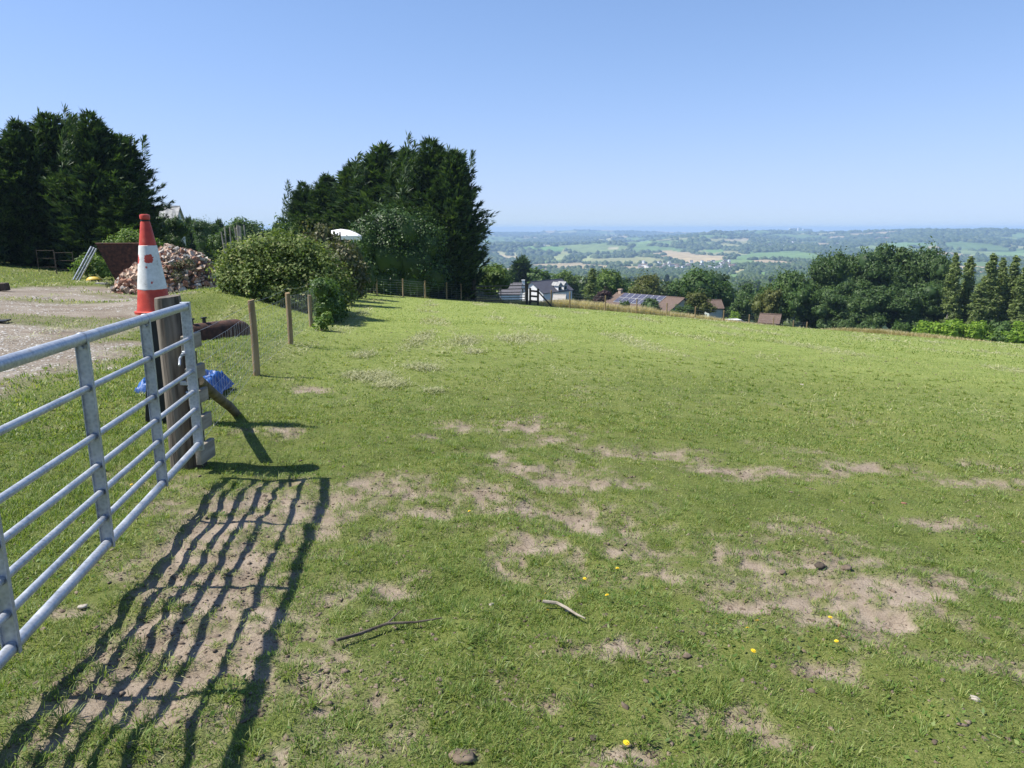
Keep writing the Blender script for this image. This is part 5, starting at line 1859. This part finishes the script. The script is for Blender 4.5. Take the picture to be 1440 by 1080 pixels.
def yard_gravel():
    rng = np.random.default_rng(83)
    N = 26000
    r = rng.uniform(8, 34, N); a = np.radians(rng.uniform(-43, -12, N))
    x = r * np.sin(a); y = r * np.cos(a)
    keep = rng.uniform(0, 1, N) < gravel_mask(x, y) * sstep(.38, .6, fbm(x * .9, y * .9, 86, 3))
    x, y, r = x[keep], y[keep], r[keep]; n = len(x)
    u = np.array([(0, 0, 1), (.89, 0, .35), (.28, .85, .35), (-.72, .53, .35), (-.72, -.53, .35), (.28, -.85, .35)])
    ft = np.array([(0, 1, 2), (0, 2, 3), (0, 3, 4), (0, 4, 5), (0, 5, 1)])
    s = rng.uniform(.010, .024, n) + .03 * rng.uniform(0, 1, n) ** 8
    V = u[None] * rng.uniform(.6, 1.4, (n, 6, 1)) * (s[:, None] * np.array([1.2, .9, .7]))[:, None, :]
    V[..., 2] -= .2 * s[:, None]
    V = V + np.stack([x, y, H(x, y) - .03], -1)[:, None, :]
    fc = ft[None] + (np.arange(n) * 6)[:, None, None]
    tag(link("loose_gravel", np_mesh("loose_gravel", V.reshape(-1, 3), fc.reshape(-1, 3), M['pebble'])), "loose grey gravel scattered over the yard track", "gravel", kind="stuff")


yard_gravel()


def field_odds():
    rng = np.random.default_rng(61)

    def lump(name, px, py, s, mat, label, cat, flat=.38):
        q = G(px, py); z = float(H(np.array([q[0]]), np.array([q[1]]))[0])
        v, f = blob_quads(rng, (0, 0, 0), (s, s * rng.uniform(.6, .9), s * flat), 12, 8, .22)
        o = link(name, np_mesh(name, v, f, mat, smooth=True), None, (q[0], q[1], z + s * flat * .3), rng.uniform(0, 3))
        tag(o, label, cat)
    for a in [("stone", 1370, 990, .022, M['stone'], "pale stone lying in the grass at lower right", "stone"),
              ("brick_chip", 1271, 711, .022, M['brick'], "orange brick chip on the grass at right", "brick chip"),
              ("brick_chip", 1180, 882, .014, M['brick'], "small brick chip below the largest bare patch", "brick chip"),
              ("stone", 800, 862, .020, M['stone'], "small pale stone beside the forked twig", "stone"),
              ("stone", 691, 856, .014, M['stone'], "white pebble left of the pale stick", "stone"),
              ("earth_clod", 650, 1062, .045, M['soil'], "flat tan earth clod at the bottom edge of the photo", "clod", ),
              ("wood_disc", 117, 856, .022, M['stone'], "pale round chip of wood in the grass below the gate", "wood chip"),
              ("stone", 1128, 541, .035, M['stone'], "white stone far out on the mown field, right of centre", "stone"),
              ("dung_pile", 1152, 800, .036, M['darkwood'], "dark dung pile on the largest bare patch, upper right one", "dung"),
              ("dung_pile", 1100, 804, .026, M['soil'], "dark dung pile on the largest bare patch, left one", "dung"),
              ("dung_pile", 965, 924, .022, M['soil'], "small dark dropping right of the lower bare strip", "dung"),
              ("dung_pile", 835, 1034, .018, M['darkwood'], "small dark dropping near the bottom middle", "dung"),
              ("earth_clod", 1190, 800, .04, M['soil'], "brown clod at the right rim of the largest bare patch", "clod")]:
        lump(*a)
    # twigs
    for pts, rad, lb in (([(474, 915), (505, 902), (545, 888), (585, 884), (622, 879)], .0075, "long thin dark twig lying across the grass"),
                         ([(763, 857), (783, 858), (797, 866), (810, 875), (823, 883)], .0085, "pale bent stick lying in the grass")):
        W = [G(*p) for p in pts]
        o0 = W[0]; b = MB()
        zz = [float(H(np.array([w[0]]), np.array([w[1]]))[0]) for w in W]
        path = [(w[0] - o0[0], w[1] - o0[1], z - zz[0] + .028 + rng.uniform(0, .012)) for w, z in zip(W, zz)]
        b.tube(path, [rad * k for k in (1, 1.05, .9, .7, .4)], 7)
        if rad < .008:
            b.tube([path[2], (path[2][0] + .06, path[2][1] + .07, path[2][2] + .03)], [rad * .6, rad * .3], 5)
        tag(b.build("twig", M['greywood'] if rad > .008 else M['bark'], None, (o0[0], o0[1], zz[0]), smooth=True), lb, "twig")
    # dandelions
    flower = MB()
    n = 18
    for ring, (rr, zz) in enumerate(((.017, .004), (.012, .008), (.006, .011))):
        for k in range(n):
            a = 2 * math.pi * (k + .5 * ring) / n
            ca, sa = math.cos(a), math.sin(a)
            w = .0024
            flower.add([(-sa * w, ca * w, zz - .002), (rr * ca - sa * w, rr * sa + ca * w, zz), (rr * 1.08 * ca, rr * 1.08 * sa, zz), (rr * ca + sa * w, rr * sa - ca * w, zz), (sa * w, -ca * w, zz - .002)], [(0, 1, 2, 3, 4)])
    fm = flower.mesh("flower_head", M['dandelion'])
    sb = MB(); sb.tube([(0, 0, -.05), (.004, .002, -.02), (0, 0, .002)], .0016, 5)
    sm = sb.mesh("stalk", M['stalk'])
    spots = [(822, 824), (868, 808), (853, 855), (1007, 893), (1058, 931), (1166, 882), (1175, 913), (880, 1058), (660, 727), (767, 847), (1064, 888), (1050, 901), (770, 870), (186, 690)]
    for px, py in spots:
        q = G(px, py); z = float(H(np.array([q[0]]), np.array([q[1]]))[0])
        o = empty("dandelion", (q[0], q[1], z + .045), rng.uniform(0, 6), "single yellow dandelion flower in the short grass", "flower", "dandelions in the near grass")
        o.rotation_euler = (rng.uniform(-.5, .2), rng.uniform(-.3, .3), 0)
        s = rng.uniform(.5, .8); o.scale = (s, s, s)
        link("flower_head", fm, o); link("stalk", sm, o)


field_odds()

# ------------------------------------------------------------------ the summer haze over the valley
def haze():
    lo, hi = 1e9, -1e9
    for o in scene.objects:
        if o.type == 'MESH' and o.parent is None:
            n = len(o.data.vertices)
            a = np.empty(n * 3, np.float32); o.data.vertices.foreach_get("co", a)
            zz = a[2::3] * o.scale[2] + o.location[2]
            lo = min(lo, zz.min()); hi = max(hi, zz.max())
    hi = max(hi, 12.0)
    S = 11600.0
    z0_, z1_ = lo - 1, hi + 3
    b = MB(); b.box((0, 0, (z0_ + z1_) / 2), (2 * S, 2 * S, z1_ - z0_))
    m = bpy.data.materials.new("haze_air"); m.use_nodes = True
    nt = m.node_tree
    for nd in list(nt.nodes):
        if nd.type == 'BSDF_PRINCIPLED': nt.nodes.remove(nd)
    pv = nt.nodes.new("ShaderNodeVolumePrincipled")
    pv.inputs['Color'].default_value = (.49, .715, 1.0, 1)
    pv.inputs['Density'].default_value = HAZE_DENSITY
    pv.inputs['Anisotropy'].default_value = .0
    nt.links.new(pv.outputs[0], nt.nodes['Material Output'].inputs['Volume'])
    tag(b.build("haze", m), "thin summer haze over the whole valley", "haze", kind="stuff")


HAZE_DENSITY = .000165
haze()
